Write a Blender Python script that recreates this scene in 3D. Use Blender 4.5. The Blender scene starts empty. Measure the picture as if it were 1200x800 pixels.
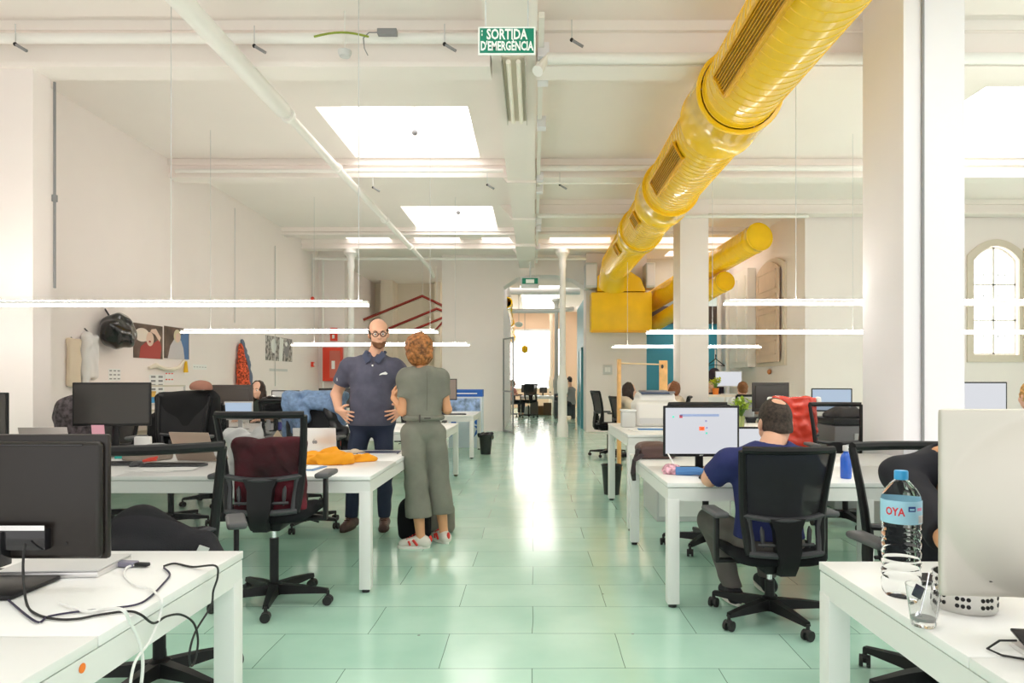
import bpy, bmesh, math, random
import numpy as np
from mathutils import Vector, Matrix, Euler
random.seed(7)
PI = math.pi
F, CX, CY, H = 800.0, 626.0, 445.0, 1.33      # focal length in px, vanishing point, eye height
C = bpy.context.scene.collection
def at(px, py, Y): return Vector(((px-CX)/F*Y, Y, H-(py-CY)/F*Y))
def rad(a): return a*PI/180

# ---------------------------------------------------------------- materials
MATS = {}
def mat(name, col, rough=.5, metal=0, emis=None, es=0, trans=0, ior=1.45, alpha=1, bump=0, bscale=40, var=0, vscale=3, coat=0, spec=.5):
    if name in MATS: return MATS[name]
    m = bpy.data.materials.new(name); m.use_nodes = True
    nt = m.node_tree; b = nt.nodes['Principled BSDF']
    b.inputs['Base Color'].default_value = (*col, 1); b.inputs['Roughness'].default_value = rough
    b.inputs['Metallic'].default_value = metal; b.inputs['IOR'].default_value = ior
    b.inputs['Transmission Weight'].default_value = trans; b.inputs['Alpha'].default_value = alpha
    b.inputs['Coat Weight'].default_value = coat; b.inputs['Specular IOR Level'].default_value = spec
    if emis: b.inputs['Emission Color'].default_value = (*emis, 1); b.inputs['Emission Strength'].default_value = es
    if bump or var:
        tc = nt.nodes.new('ShaderNodeTexCoord'); n = nt.nodes.new('ShaderNodeTexNoise')
        n.inputs['Scale'].default_value = bscale; n.inputs['Detail'].default_value = 4
        nt.links.new(tc.outputs['Object'], n.inputs['Vector'])
        if bump:
            bp = nt.nodes.new('ShaderNodeBump'); bp.inputs['Strength'].default_value = bump; bp.inputs['Distance'].default_value = .01
            nt.links.new(n.outputs['Fac'], bp.inputs['Height']); nt.links.new(bp.outputs['Normal'], b.inputs['Normal'])
        if var:
            n2 = nt.nodes.new('ShaderNodeTexNoise'); n2.inputs['Scale'].default_value = vscale; n2.inputs['Detail'].default_value = 3
            nt.links.new(tc.outputs['Object'], n2.inputs['Vector'])
            r = nt.nodes.new('ShaderNodeValToRGB'); r.color_ramp.elements[0].position = .35; r.color_ramp.elements[1].position = .65
            r.color_ramp.elements[0].color = (*[c*(1-var) for c in col], 1); r.color_ramp.elements[1].color = (*[min(1, c*(1+var)) for c in col], 1)
            nt.links.new(n2.outputs['Fac'], r.inputs['Fac']); nt.links.new(r.outputs['Color'], b.inputs['Base Color'])
    MATS[name] = m
    return m

WALL = mat('white wall paint', (.88, .81, .79), .7, bump=.05, bscale=60, var=.012, vscale=1.2)
CEIL = mat('white ceiling paint', (.885, .82, .785), .75, bump=.06, bscale=50, var=.012, vscale=.8)
WALLC = mat('cool white wall paint', (.82, .80, .84), .6, bump=.04, bscale=60)
PIPEW = mat('white painted pipe', (.86, .84, .81), .4)
CREAM = mat('cream frame paint', (.70, .62, .52), .5)
WHITE = mat('white laminate', (.88, .88, .87), .32, coat=.1)
DFRAME = mat('white desk frame paint', (.82, .82, .80), .35)
GREYDK = mat('dark grey gap', (.12, .12, .12), .6)
BLACK = mat('black plastic', (.010, .010, .011), .45, spec=.35)
BLACKG = mat('glossy black plastic', (.012, .012, .014), .12, coat=.3)
CHARC = mat('charcoal plastic', (.045, .045, .05), .45)
GREYP = mat('grey plastic', (.25, .25, .26), .45)
LGREY = mat('light grey plastic', (.62, .62, .62), .4)
FABK = mat('black fabric', (.012, .012, .014), .95, spec=.2, bump=.3, bscale=300)
CHROME = mat('chrome', (.8, .8, .82), .15, 1)
ALU = mat('brushed aluminium', (.60, .565, .51), .5, .45)
SILV = mat('silver aluminium', (.78, .77, .76), .35, .6)
STEEL = mat('stainless steel', (.68, .67, .65), .25, 1)
RUBBER = mat('rubber', (.02, .02, .02), .6)
YEL = mat('yellow duct paint', (.95, .57, .003), .2, coat=.4, spec=.6)
YELD = mat('yellow duct matt', (.93, .56, .003), .4, var=.05)
YELO = mat('orange yellow paint', (.80, .42, .01), .35)
BLUEW = mat('teal blue paint', (.055, .36, .52), .4)
TEAL = mat('teal door paint', (.10, .36, .42), .4)
BROWN = mat('dark brown panel', (.10, .075, .065), .5)
WOOD = mat('orange pine wood', (.78, .43, .16), .45, var=.12, vscale=9)
REDP = mat('red painted metal', (.78, .06, .03), .35)
DKRED = mat('dark red lacquer', (.33, .03, .02), .35)
GREENS = mat('emergency sign green', (.0, .22, .13), .4)
SIGNW = mat('sign white', (.92, .95, .92), .5)
GLASS = mat('clear glass', (1, 1, 1), .02, trans=1, ior=1.45)
LED = mat('led diffuser', (1, 1, 1), .5, emis=(1, .93, .85), es=22)
LEDFILL = mat('added led ceiling fill', (1, 1, 1), .5, emis=(1, .92, .82), es=45)
LAMPW = mat('lamp tube glass', (.95, .9, .8), .3)
PAPER = mat('white paper', (.86, .86, .85), .8)
SKYP = mat('overcast sky glass', (1, 1, 1), .5, emis=(1, .985, .96), es=4.5)
SCREENOFF = mat('switched off screen', (.045, .04, .038), .22, spec=.6)

def meshmat():
    m = bpy.data.materials.new('woven mesh fabric'); m.use_nodes = True; nt = m.node_tree
    b = nt.nodes['Principled BSDF']; b.inputs['Base Color'].default_value = (.012, .012, .014, 1); b.inputs['Roughness'].default_value = .8
    b.inputs['Alpha'].default_value = .42
    return m
MESH = meshmat()
MESHD = meshmat(); MESHD.name = 'dense woven mesh fabric'; MESHD.node_tree.nodes['Principled BSDF'].inputs['Alpha'].default_value = .93

# ---------------------------------------------------------------- mesh builder
class MB:
    def __init__(s): s.bm = bmesh.new()
    def _add(s, pts, faces, M=None):
        vs = [s.bm.verts.new((M @ Vector(p)) if M else p) for p in pts]
        for f in faces:
            try: s.bm.faces.new([vs[i] for i in f])
            except ValueError: pass
        return s
    def box(s, c, d, M=None, bev=0, R=None, seg=2, taper=None):
        x, y, z = (v/2 for v in d)
        t = taper or (1, 1)
        pts = [Vector((sx*x*(t[0] if sz > 0 else 1), sy*y*(t[1] if sz > 0 else 1), sz*z)) for sz in (-1, 1) for sy in (-1, 1) for sx in (-1, 1)]
        fs = [(0, 2, 3, 1), (4, 5, 7, 6), (0, 1, 5, 4), (1, 3, 7, 5), (3, 2, 6, 7), (2, 0, 4, 6)]
        b2 = bmesh.new(); vs = [b2.verts.new(p) for p in pts]
        for f in fs: b2.faces.new([vs[i] for i in f])
        if bev: bmesh.ops.bevel(b2, geom=b2.edges[:], offset=bev, segments=seg, profile=.5, affect='EDGES', clamp_overlap=True)
        T = Matrix.Translation(c)
        if R: T = T @ Euler(R).to_matrix().to_4x4()
        if M: T = M @ T
        b2.transform(T); b2.verts.index_update()
        mp = [s.bm.verts.new(v.co) for v in b2.verts]
        for f in b2.faces: s.bm.faces.new([mp[v.index] for v in f.verts])
        b2.free(); return s
    def b(s, x0, x1, y0, y1, z0, z1, **k): return s.box(((x0+x1)/2, (y0+y1)/2, (z0+z1)/2), (abs(x1-x0), abs(y1-y0), abs(z1-z0)), **k)
    def tube(s, pts, r, seg=10, caps=True, M=None, sx=1):
        pts = [Vector(p) for p in pts]; n = len(pts)
        rs = r if isinstance(r, (list, tuple)) else [r]*n
        rings = []; prev = None
        for i, p in enumerate(pts):
            d = (pts[min(i+1, n-1)] - pts[max(i-1, 0)])
            d = d.normalized() if d.length > 1e-9 else (prev or Vector((0, 0, 1)))
            if i == 0:
                a = d.cross(Vector((0, 0, 1)));  a = a if a.length > .05 else d.cross(Vector((0, 1, 0)))
            else:
                a = a - d*a.dot(d)
            a.normalize(); b = d.cross(a)
            rings.append([s.bm.verts.new((M @ (p + rs[i]*(math.cos(t)*a*sx + math.sin(t)*b))) if M else p + rs[i]*(math.cos(t)*a*sx + math.sin(t)*b)) for t in [2*PI*k/seg for k in range(seg)]])
            prev = d
        for i in range(n-1):
            for k in range(seg):
                s.bm.faces.new([rings[i][k], rings[i][(k+1) % seg], rings[i+1][(k+1) % seg], rings[i+1][k]])
        if caps:
            if rs[0] > 1e-6: s.bm.faces.new(rings[0][::-1])
            if rs[-1] > 1e-6: s.bm.faces.new(rings[-1])
        return s
    def lathe(s, prof, c=(0, 0, 0), seg=24, M=None, caps=True):
        c = Vector(c); rings = []
        for r, z in prof:
            rings.append([s.bm.verts.new((M @ (c+Vector((r*math.cos(t), r*math.sin(t), z)))) if M else c+Vector((r*math.cos(t), r*math.sin(t), z))) for t in [2*PI*k/seg for k in range(seg)]])
        for i in range(len(rings)-1):
            for k in range(seg): s.bm.faces.new([rings[i][k], rings[i][(k+1) % seg], rings[i+1][(k+1) % seg], rings[i+1][k]])
        if caps: s.bm.faces.new(rings[0][::-1]); s.bm.faces.new(rings[-1])
        return s
    def ell(s, c, r, M=None, seg=16, R=None):
        b2 = bmesh.new(); bmesh.ops.create_uvsphere(b2, u_segments=seg, v_segments=max(6, seg//2), radius=1)
        T = Matrix.Translation(c)
        if R: T = T @ Euler(R).to_matrix().to_4x4()
        T = T @ Matrix.Diagonal((*r, 1)) if not isinstance(r, (int, float)) else T @ Matrix.Scale(r, 4)
        if M: T = M @ T
        b2.transform(T); b2.verts.index_update()
        mp = [s.bm.verts.new(v.co) for v in b2.verts]
        for f in b2.faces: s.bm.faces.new([mp[v.index] for v in f.verts])
        b2.free(); return s
    def prism(s, poly, a, b, axis='y', M=None, hole=None):
        """extrude a 2D outline (with an optional hole) between a and b along axis"""
        def P(u, v, w):
            p = {'x': (w, u, v), 'y': (u, w, v), 'z': (u, v, w)}[axis]
            return (M @ Vector(p)) if M else Vector(p)
        loops = [poly] + (hole or [])
        for w in (a, b):
            b2 = bmesh.new(); es = []
            for lp in loops:
                vs = [b2.verts.new(P(u, v, w)) for u, v in lp]
                es += [b2.edges.new((vs[i], vs[(i+1) % len(vs)])) for i in range(len(vs))]
            bmesh.ops.triangle_fill(b2, use_beauty=True, edges=es)
            b2.verts.index_update(); mp = [s.bm.verts.new(v.co) for v in b2.verts]
            for f in b2.faces: s.bm.faces.new([mp[v.index] for v in f.verts])
            b2.free()
        for lp in loops:
            n = len(lp); va = [s.bm.verts.new(P(u, v, a)) for u, v in lp]; vb = [s.bm.verts.new(P(u, v, b)) for u, v in lp]
            for i in range(n): s.bm.faces.new([va[i], va[(i+1) % n], vb[(i+1) % n], vb[i]])
        bmesh.ops.remove_doubles(s.bm, verts=s.bm.verts[:], dist=1e-5)
        return s
    def build(s, name, m, parent=None, smooth=35, M=None, recalc=True):
        if recalc: bmesh.ops.recalc_face_normals(s.bm, faces=s.bm.faces[:])
        if M: s.bm.transform(M)
        me = bpy.data.meshes.new(name); s.bm.to_mesh(me); s.bm.free()
        if smooth:
            for p in me.polygons: p.use_smooth = True
            me.set_sharp_from_angle(angle=rad(smooth))
        for x in (m if isinstance(m, (list, tuple)) else [m]): me.materials.append(x)
        o = bpy.data.objects.new(name, me); C.objects.link(o)
        if parent: o.parent = parent
        return o
def tag(o, label=None, cat=None, group=None, kind=None):
    if label: o['label'] = label
    if cat: o['category'] = cat
    if group: o['group'] = group
    if kind: o['kind'] = kind
    return o
def thing(name, label, cat, loc=(0, 0, 0), rz=0, group=None):
    o = bpy.data.objects.new(name, None); C.objects.link(o); o.location = loc; o.rotation_euler = (0, 0, rz)
    o.empty_display_size = .1
    return tag(o, label, cat, group)
def struct(mb, name, m, smooth=35): return tag(mb.build(name, m, smooth=smooth), kind='structure')
def copy_tree(o, parent=None):
    c = o.copy(); C.objects.link(c); c.parent = parent
    for ch in list(o.children): copy_tree(ch, c)
    return c
def dup(o, label, loc, rz=0, group=None):
    c = copy_tree(o); c['label'] = label; c.location = loc; c.rotation_euler = (0, 0, rz)
    if group: c['group'] = group
    return c
def text_mesh(name, s, size, m, parent, loc, rot, bold=0, sx=1, ext=.001, align='CENTER'):
    cu = bpy.data.curves.new(name, 'FONT'); cu.body = s; cu.size = size; cu.align_x = align; cu.align_y = 'CENTER'
    cu.extrude = ext; cu.offset = bold; cu.resolution_u = 2
    t = bpy.data.objects.new(name, cu); C.objects.link(t)
    bpy.context.view_layer.update()
    me = bpy.data.meshes.new_from_object(t.evaluated_get(bpy.context.evaluated_depsgraph_get()))
    bpy.data.objects.remove(t); me.materials.clear(); me.materials.append(m)
    o = bpy.data.objects.new(name, me); C.objects.link(o); o.location = loc; o.rotation_euler = rot; o.scale = (sx, 1, 1)
    if parent: o.parent = parent
    return o

# ---------------------------------------------------------------- implicit surfaces for bodies and cloth
class Field:
    def __init__(s, lo, hi, vox):
        s.v = vox; s.lo = np.array(lo, dtype=np.float64)-2*vox
        s.n = tuple(int(math.ceil((hi[i]-lo[i])/vox))+5 for i in range(3))
        s.D = np.full(s.n, .5, np.float32)
    def _sub(s, lo, hi, m):
        a = [max(0, int((lo[i]-m-s.lo[i])/s.v)) for i in range(3)]; b = [min(s.n[i], int((hi[i]+m-s.lo[i])/s.v)+2) for i in range(3)]
        if any(a[i] >= b[i] for i in range(3)): return None, None
        sl = tuple(slice(a[i], b[i]) for i in range(3))
        ax = [(np.arange(a[i], b[i])*s.v+s.lo[i]).astype(np.float32) for i in range(3)]
        return sl, (ax[0][:, None, None], ax[1][None, :, None], ax[2][None, None, :])
    def _op(s, sl, d, k, op):
        A = s.D[sl]
        if op == 'u':
            if k > 0:
                h = np.maximum(k-np.abs(A-d), 0)/k; s.D[sl] = np.minimum(A, d)-h*h*k*.25
            else: s.D[sl] = np.minimum(A, d)
        elif op == 's':
            d = -d
            if k > 0:
                h = np.maximum(k-np.abs(A-d), 0)/k; s.D[sl] = np.maximum(A, d)+h*h*k*.25
            else: s.D[sl] = np.maximum(A, d)
    def cone(s, a, b, ra, rb, k=.02, op='u', flat=0, sc=None):
        """round cone; flat=1 cuts it square at b, 2 at both ends"""
        a = np.array(a, float); b = np.array(b, float); R = max(ra, rb)
        sl, P = s._sub(np.minimum(a, b)-R, np.maximum(a, b)+R, k+.03)
        if sl is None: return s
        ab = b-a; L2 = float(ab@ab)+1e-12
        t = ((P[0]-a[0])*ab[0]+(P[1]-a[1])*ab[1]+(P[2]-a[2])*ab[2])/L2; tc = np.clip(t, 0, 1)
        d = np.sqrt((P[0]-a[0]-tc*ab[0])**2+(P[1]-a[1]-tc*ab[1])**2+(P[2]-a[2]-tc*ab[2])**2)-(ra+(rb-ra)*tc)
        L = math.sqrt(L2)
        if flat >= 1: d = np.maximum(d, (t-1)*L)
        if flat == 2: d = np.maximum(d, -t*L)
        s._op(sl, d, k, op); return s
    def ell(s, c, r, k=.02, op='u', R=None):
        c = np.array(c, float); M = np.array(R) if R is not None else np.eye(3); rm = max(r)
        sl, P = s._sub(c-rm, c+rm, k+.03)
        if sl is None: return s
        q = [P[0]-c[0], P[1]-c[1], P[2]-c[2]]
        l = [M[0][i]*q[0]+M[1][i]*q[1]+M[2][i]*q[2] for i in range(3)]
        k0 = np.sqrt(sum((l[i]/r[i])**2 for i in range(3))); k1 = np.sqrt(sum((l[i]/r[i]**2)**2 for i in range(3)))+1e-6
        s._op(sl, k0*(k0-1)/k1, k, op); return s
    def box(s, c, h, rnd=.01, k=.02, op='u', R=None):
        c = np.array(c, float); M = np.array(R) if R is not None else np.eye(3); rm = math.sqrt(sum(x*x for x in h))
        sl, P = s._sub(c-rm, c+rm, k+.03)
        if sl is None: return s
        q = [P[0]-c[0], P[1]-c[1], P[2]-c[2]]
        l = [np.abs(M[0][i]*q[0]+M[1][i]*q[1]+M[2][i]*q[2])-(h[i]-rnd) for i in range(3)]
        o = np.sqrt(sum(np.maximum(x, 0)**2 for x in l))+np.minimum(np.maximum(np.maximum(l[0], l[1]), l[2]), 0)-rnd
        s._op(sl, o, k, op); return s
    def cut(s, p, n, k=0):
        """remove everything on the side the normal points to"""
        n = np.array(n, float); n /= np.linalg.norm(n); sl, P = s._sub(s.lo, s.lo+np.array(s.n)*s.v, 0)
        d = (P[0]-p[0])*n[0]+(P[1]-p[1])*n[1]+(P[2]-p[2])*n[2]
        s.D = np.maximum(s.D, d.astype(np.float32)); return s
    def wrinkle(s, amp, fr, seed=0, dirs=None):
        rg = np.random.RandomState(seed); sl, P = s._sub(s.lo, s.lo+np.array(s.n)*s.v, 0)
        w = 0
        for i in range(5):
            d = rg.randn(3)*(np.array(dirs) if dirs else 1); d /= np.linalg.norm(d); f = fr*(1+rg.rand()*1.5)
            w = w+np.sin(f*(P[0]*d[0]+P[1]*d[1]+P[2]*d[2])+2.0*np.sin(fr*.6*(P[0]*d[2]+P[1]*d[0]-P[2]*d[1])+i)+rg.rand()*6)
        s.D = s.D+(w*amp/3).astype(np.float32); return s
    def mesh(s, name, m, parent=None, smooth=True):
        D = s.D; D = np.pad(D, 1, constant_values=.5); n = D.shape; neg = D < 0
        X, Y, Z = n[0]-1, n[1]-1, n[2]-1
        cnt = np.zeros((X, Y, Z), np.uint8)
        for i in (0, 1):
            for j in (0, 1):
                for k in (0, 1): cnt += neg[i:i+X, j:j+Y, k:k+Z]
        idx = np.argwhere((cnt > 0) & (cnt < 8))
        if len(idx) == 0: return None
        ids = np.full((X, Y, Z), -1, np.int32); ids[tuple(idx.T)] = np.arange(len(idx))
        acc = np.zeros((len(idx), 3)); num = np.zeros(len(idx))
        corners = [(i, j, k) for i in (0, 1) for j in (0, 1) for k in (0, 1)]
        for ax in range(3):
            for c0 in corners:
                if c0[ax]: continue
                c1 = list(c0); c1[ax] = 1
                d0 = D[idx[:, 0]+c0[0], idx[:, 1]+c0[1], idx[:, 2]+c0[2]]; d1 = D[idx[:, 0]+c1[0], idx[:, 1]+c1[1], idx[:, 2]+c1[2]]
                x = (d0 < 0) != (d1 < 0); t = np.where(x, d0/np.where(x, d0-d1, 1), 0)
                for a in range(3): acc[:, a] += np.where(x, c0[a]+(t if a == ax else 0), 0)
                num += x
        V = (idx+acc/num[:, None]-1)*s.v+s.lo
        Q = []
        for ax in range(3):
            sa = [slice(0, None)]*3; sb = [slice(0, None)]*3; sa[ax] = slice(0, -1); sb[ax] = slice(1, None)
            A, B = neg[tuple(sa)], neg[tuple(sb)]
            e = np.argwhere(A != B)
            u, w = (ax+1) % 3, (ax+2) % 3
            ok = (e[:, u] > 0) & (e[:, w] > 0) & (e[:, u] < n[u]-1) & (e[:, w] < n[w]-1); e = e[ok]
            def g(du, dw):
                q = e.copy(); q[:, u] -= du; q[:, w] -= dw; return ids[tuple(q.T)]
            q = np.stack([g(1, 1), g(0, 1), g(0, 0), g(1, 0)], 1); fl = ~A[tuple(e.T)]
            q[fl] = q[fl][:, ::-1]; Q.append(q)
        Q = np.concatenate(Q); Q = Q[(Q >= 0).all(1)]
        me = bpy.data.meshes.new(name); me.vertices.add(len(V)); me.vertices.foreach_set('co', V.astype(np.float32).ravel())
        me.loops.add(Q.size); me.loops.foreach_set('vertex_index', Q.ravel().astype(np.int32))
        me.polygons.add(len(Q)); me.polygons.foreach_set('loop_start', np.arange(0, Q.size, 4, dtype=np.int32))
        me.update(calc_edges=True); me.validate()
        if smooth: me.polygons.foreach_set('use_smooth', np.ones(len(me.polygons), bool))
        me.materials.append(m)
        o = bpy.data.objects.new(name, me); C.objects.link(o)
        if parent: o.parent = parent
        return o
# ================================================================ THE ROOM
CZ = 4.57
def floor_mat():
    m = bpy.data.materials.new('mint painted floor tiles'); m.use_nodes = True; nt = m.node_tree; N = nt.nodes; L = nt.links
    b = N['Principled BSDF']; tc = N.new('ShaderNodeTexCoord'); mp = N.new('ShaderNodeMapping')
    mp.inputs['Location'].default_value = (.425, -.152, 0); L.new(tc.outputs['Object'], mp.inputs['Vector'])
    wob = N.new('ShaderNodeTexNoise'); wob.inputs['Scale'].default_value = 1.1; L.new(tc.outputs['Object'], wob.inputs['Vector'])
    mixv = N.new('ShaderNodeVectorMath'); mixv.operation = 'MULTIPLY_ADD'; mixv.inputs[1].default_value = (.03, .03, 0)
    L.new(wob.outputs['Color'], mixv.inputs[0]); L.new(mp.outputs['Vector'], mixv.inputs[2])
    br = N.new('ShaderNodeTexBrick'); L.new(mixv.outputs[0], br.inputs['Vector'])
    br.inputs['Scale'].default_value = 1; br.inputs['Brick Width'].default_value = .86; br.inputs['Row Height'].default_value = .43
    br.inputs['Mortar Size'].default_value = .0022; br.inputs['Mortar Smooth'].default_value = .3; br.inputs['Bias'].default_value = 0
    br.offset = .5; br.inputs['Color1'].default_value = (.45, .71, .595, 1); br.inputs['Color2'].default_value = (.52, .77, .655, 1)
    br.inputs['Mortar'].default_value = (.15, .24, .19, 1)
    n = N.new('ShaderNodeTexNoise'); n.inputs['Scale'].default_value = 2.2; n.inputs['Detail'].default_value = 6; L.new(tc.outputs['Object'], n.inputs['Vector'])
    r = N.new('ShaderNodeValToRGB'); r.color_ramp.elements[0].position = .3; r.color_ramp.elements[1].position = .72
    r.color_ramp.elements[0].color = (.88, .93, .90, 1); r.color_ramp.elements[1].color = (1.08, 1.05, 1.04, 1); L.new(n.outputs['Fac'], r.inputs['Fac'])
    mu = N.new('ShaderNodeMixRGB'); mu.blend_type = 'MULTIPLY'; mu.inputs['Fac'].default_value = 1; L.new(br.outputs['Color'], mu.inputs[1]); L.new(r.outputs['Color'], mu.inputs[2])
    # worn specks
    v = N.new('ShaderNodeTexVoronoi'); v.inputs['Scale'].default_value = 2.6; v.inputs['Randomness'].default_value = 1; L.new(tc.outputs['Object'], v.inputs['Vector'])
    lt = N.new('ShaderNodeMath'); lt.operation = 'LESS_THAN'; lt.inputs[1].default_value = .022; L.new(v.outputs['Distance'], lt.inputs[0])
    m2 = N.new('ShaderNodeMixRGB'); L.new(lt.outputs[0], m2.inputs['Fac']); L.new(mu.outputs[0], m2.inputs[1])
    cr = N.new('ShaderNodeMixRGB'); L.new(v.outputs['Color'], cr.inputs['Fac']); cr.inputs[1].default_value = (.08, .1, .09, 1); cr.inputs[2].default_value = (.75, .8, .76, 1)
    L.new(cr.outputs[0], m2.inputs[2]); L.new(m2.outputs[0], b.inputs['Base Color'])
    n3 = N.new('ShaderNodeTexNoise'); n3.inputs['Scale'].default_value = 5; n3.inputs['Detail'].default_value = 5; L.new(tc.outputs['Object'], n3.inputs['Vector'])
    mr = N.new('ShaderNodeMapRange'); mr.inputs['To Min'].default_value = .1; mr.inputs['To Max'].default_value = .24; L.new(n3.outputs['Fac'], mr.inputs['Value']); L.new(mr.outputs[0], b.inputs['Roughness'])
    bp = N.new('ShaderNodeBump'); bp.inputs['Strength'].default_value = .35; bp.inputs['Distance'].default_value = .004; bp.invert = True
    ad = N.new('ShaderNodeMath'); ad.operation = 'MULTIPLY_ADD'; ad.inputs[1].default_value = .5; L.new(n3.outputs['Fac'], ad.inputs[0]); L.new(br.outputs['Fac'], ad.inputs[2])
    L.new(ad.outputs[0], bp.inputs['Height']); L.new(bp.outputs['Normal'], b.inputs['Normal'])
    b.inputs['Specular IOR Level'].default_value = .65; b.inputs['Coat Weight'].default_value = .25; b.inputs['Coat Roughness'].default_value = .12
    return m
FLOOR = floor_mat()
struct(MB().b(-7, 12, -3, 34, -.1, 0), 'floor', FLOOR, 0)

# ceiling with skylight openings
HOLES = [(-2.6, -.79, 8.1, 9.95), (-2.5, -.78, 12.75, 14.5), (5.0, 7.2, 7.55, 9.95), (1.9, 2.6, 30, 31),
         (-4.3, -3.3, 14.85, 15.75), (-2.75, -1.7, 14.85, 15.75), (-1.2, -.42, 14.85, 15.75), (.35, 1.75, 14.85, 15.75), (2.7, 4.5, 14.85, 15.75),
         (-2.6, -.79, 1.6, 4.2), (1.2, 3.4, 1.2, 4.0), (5.0, 7.2, 1.6, 4.6), (5.2, 7.2, 13.2, 14.4), (-2.3, -1.0, 18.8, 22.5), (3.4, 4.6, 15.95, 17.9), (-.5, 1.0, 23.5, 31.5), (-.6, .9, 18.7, 20.0)]  # skylights over back rooms, passage and recess are added to light them
xs = sorted({-7, 12, *[h[0] for h in HOLES], *[h[1] for h in HOLES]}); ys = sorted({-3, 34, *[h[2] for h in HOLES], *[h[3] for h in HOLES]})
cm = MB()
for j in range(len(ys)-1):
    run = None
    for i in range(len(xs)-1):
        mx, my = (xs[i]+xs[i+1])/2, (ys[j]+ys[j+1])/2
        hole = any(a < mx < b and c < my < d for a, b, c, d in HOLES)
        if hole:
            if run is not None: cm.b(run, xs[i], ys[j], ys[j+1], CZ, CZ+.15)
            run = None
        elif run is None: run = xs[i]
    if run is not None: cm.b(run, xs[-1], ys[j], ys[j+1], CZ, CZ+.15)
struct(cm, 'ceiling', CEIL, 0)
for i, (a, b, c, d) in enumerate(HOLES):
    if i == 3: continue
    k = MB(); t = .04; z0, z1 = CZ+.15, CZ+.45
    k.b(a-t, a, c-t, d+t, z0, z1).b(b, b+t, c-t, d+t, z0, z1).b(a, b, c-t, c, z0, z1).b(a, b, d, d+t, z0, z1)
    w = tag(thing('window_%d' % (i+10), None, None, (0, 0, 0)), kind='structure'); k.build('window_frame', WALL, w)
    nb = 2 if i < 9 else 1
    g = MB()
    for q in range(1, nb+1): g.b(a+(b-a)*q/(nb+1)-.012, a+(b-a)*q/(nb+1)+.012, c, d, z1-.03, z1)
    MB().b(a-t, b+t, c-t, d+t, z1, z1+.015).build('skylight_glass', SKYP, w, 0)

# walls
WX = -5.37
struct(MB().b(WX-.2, WX, -3, 34, 0, CZ), 'wall_left', WALL)
struct(MB().b(WX, -4.56, 6.21, 6.44, 0, 4.17).b(WX, WX+.06, 6.45, 7.5, 4.3, CZ), 'wall_pilaster_left', WALL)
# right wall, far out of the frame, with tall window openings
struct(MB().prism([(-3, 0), (12.6, 0), (12.6, CZ), (-3, CZ)], 11.0, 11.2, 'x',
       hole=[[(y, .9), (y+1.5, .9), (y+1.5, 3.9), (y, 3.9)] for y in (-2, .6, 3.2, 5.8, 8.4)]), 'wall_right', WALL, 0)
def arch(x0, x1, z0, z1, rise, n=12):
    pts = [(x0, z0), (x1, z0), (x1, z1-rise)]
    for i in range(1, n): t = i/n; pts.append((x1+(x0-x1)*t, z1-rise+rise*math.sin(PI*t)**.8))
    return pts+[(x0, z1-rise)]
YW = 12.6
struct(MB().prism([(5.0, 0), (12, 0), (12, CZ), (5.0, CZ)], YW, YW+.35, 'y', hole=[arch(8.04, 9.0, 1.72, 3.86, .28)]), 'wall_back_right', WALL, 0)
w = tag(thing('window_1', None, None), kind='structure')
fr = MB().prism(arch(7.98, 9.06, 1.66, 3.92, .30), YW-.03, YW+.02, 'y', hole=[arch(8.1, 8.94, 1.79, 3.8, .26)])
fr.build('window_frame', CREAM, w, 0)
fr = MB(); fr.prism(arch(8.1, 8.94, 1.79, 3.80, .26), YW+.06, YW+.1, 'y', hole=[arch(8.14, 8.94-.04, 1.83, 3.76, .25)])
fr.b(8.5, 8.54, YW+.06, YW+.1, 1.8, 3.78).b(8.1, 8.94, YW+.06, YW+.1, 2.42, 2.45).b(8.1, 8.94, YW+.06, YW+.1, 3.08, 3.11)
fr.build('window_sash', PIPEW, w, 0)
g = MB()
for i in range(6): g.tube([(8.18+i*.135, YW+.24, 1.75), (8.18+i*.135, YW+.24, 3.8)], .008, 6)
for z in (2.25, 2.9): g.b(8.1, 8.95, YW+.235, YW+.245, z, z+.02)
for i in range(6):
    for z in (2.15, 2.75, 3.3): g.lathe([(.004, -.05), (.02, 0), (.004, .05)], (8.18+i*.135, YW+.24, z), 8)
g.build('window_bars', mat('pale window bars', (.55, .6, .6), .5), w)
MB().b(8.0, 9.04, YW+.33, YW+.345, 1.7, 3.9).build('window_glass', SKYP, w, 0)
MB().prism([(9.0, 1.7), (9.3, 1.7), (9.3, 3.6), (9.0, 3.75)], YW-.06, YW-.03, 'y').build('shutter', CREAM, w, 0)
# side wall of the recess with closed wooden shutters
struct(MB().b(5.0, 5.3, YW+.35, 18.6, 0, CZ), 'wall_recess_right', WALL)
w = tag(thing('window_2', None, None), kind='structure')
SHW = mat('pale wood shutter', (.72, .56, .44), .5, var=.05)
MB().prism(arch(13.5, 15.2, 1.62, 3.86, .2), 4.95, 5.0, 'x', hole=[arch(13.62, 15.08, 1.74, 3.74, .18)]).build('window_frame', CREAM, w, 0)
s = MB().prism(arch(13.75, 15.08, 1.70, 3.8, .18), 4.90, 4.94, 'x')
for z0, z1 in ((1.85, 2.15), (2.25, 2.75), (2.85, 3.1), (3.2, 3.6)):
    s.b(4.885, 4.9, 13.85, 14.95, z0, z0+.03).b(4.885, 4.9, 13.85, 14.95, z1-.03, z1).b(4.885, 4.9, 13.85, 13.88, z0, z1).b(4.885, 4.9, 14.92, 14.95, z0, z1)
s.build('shutter', SHW, w, 0)
s = MB().b(4.8, 4.98, 15.35, 16.8, 1.62, 3.85)
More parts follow.
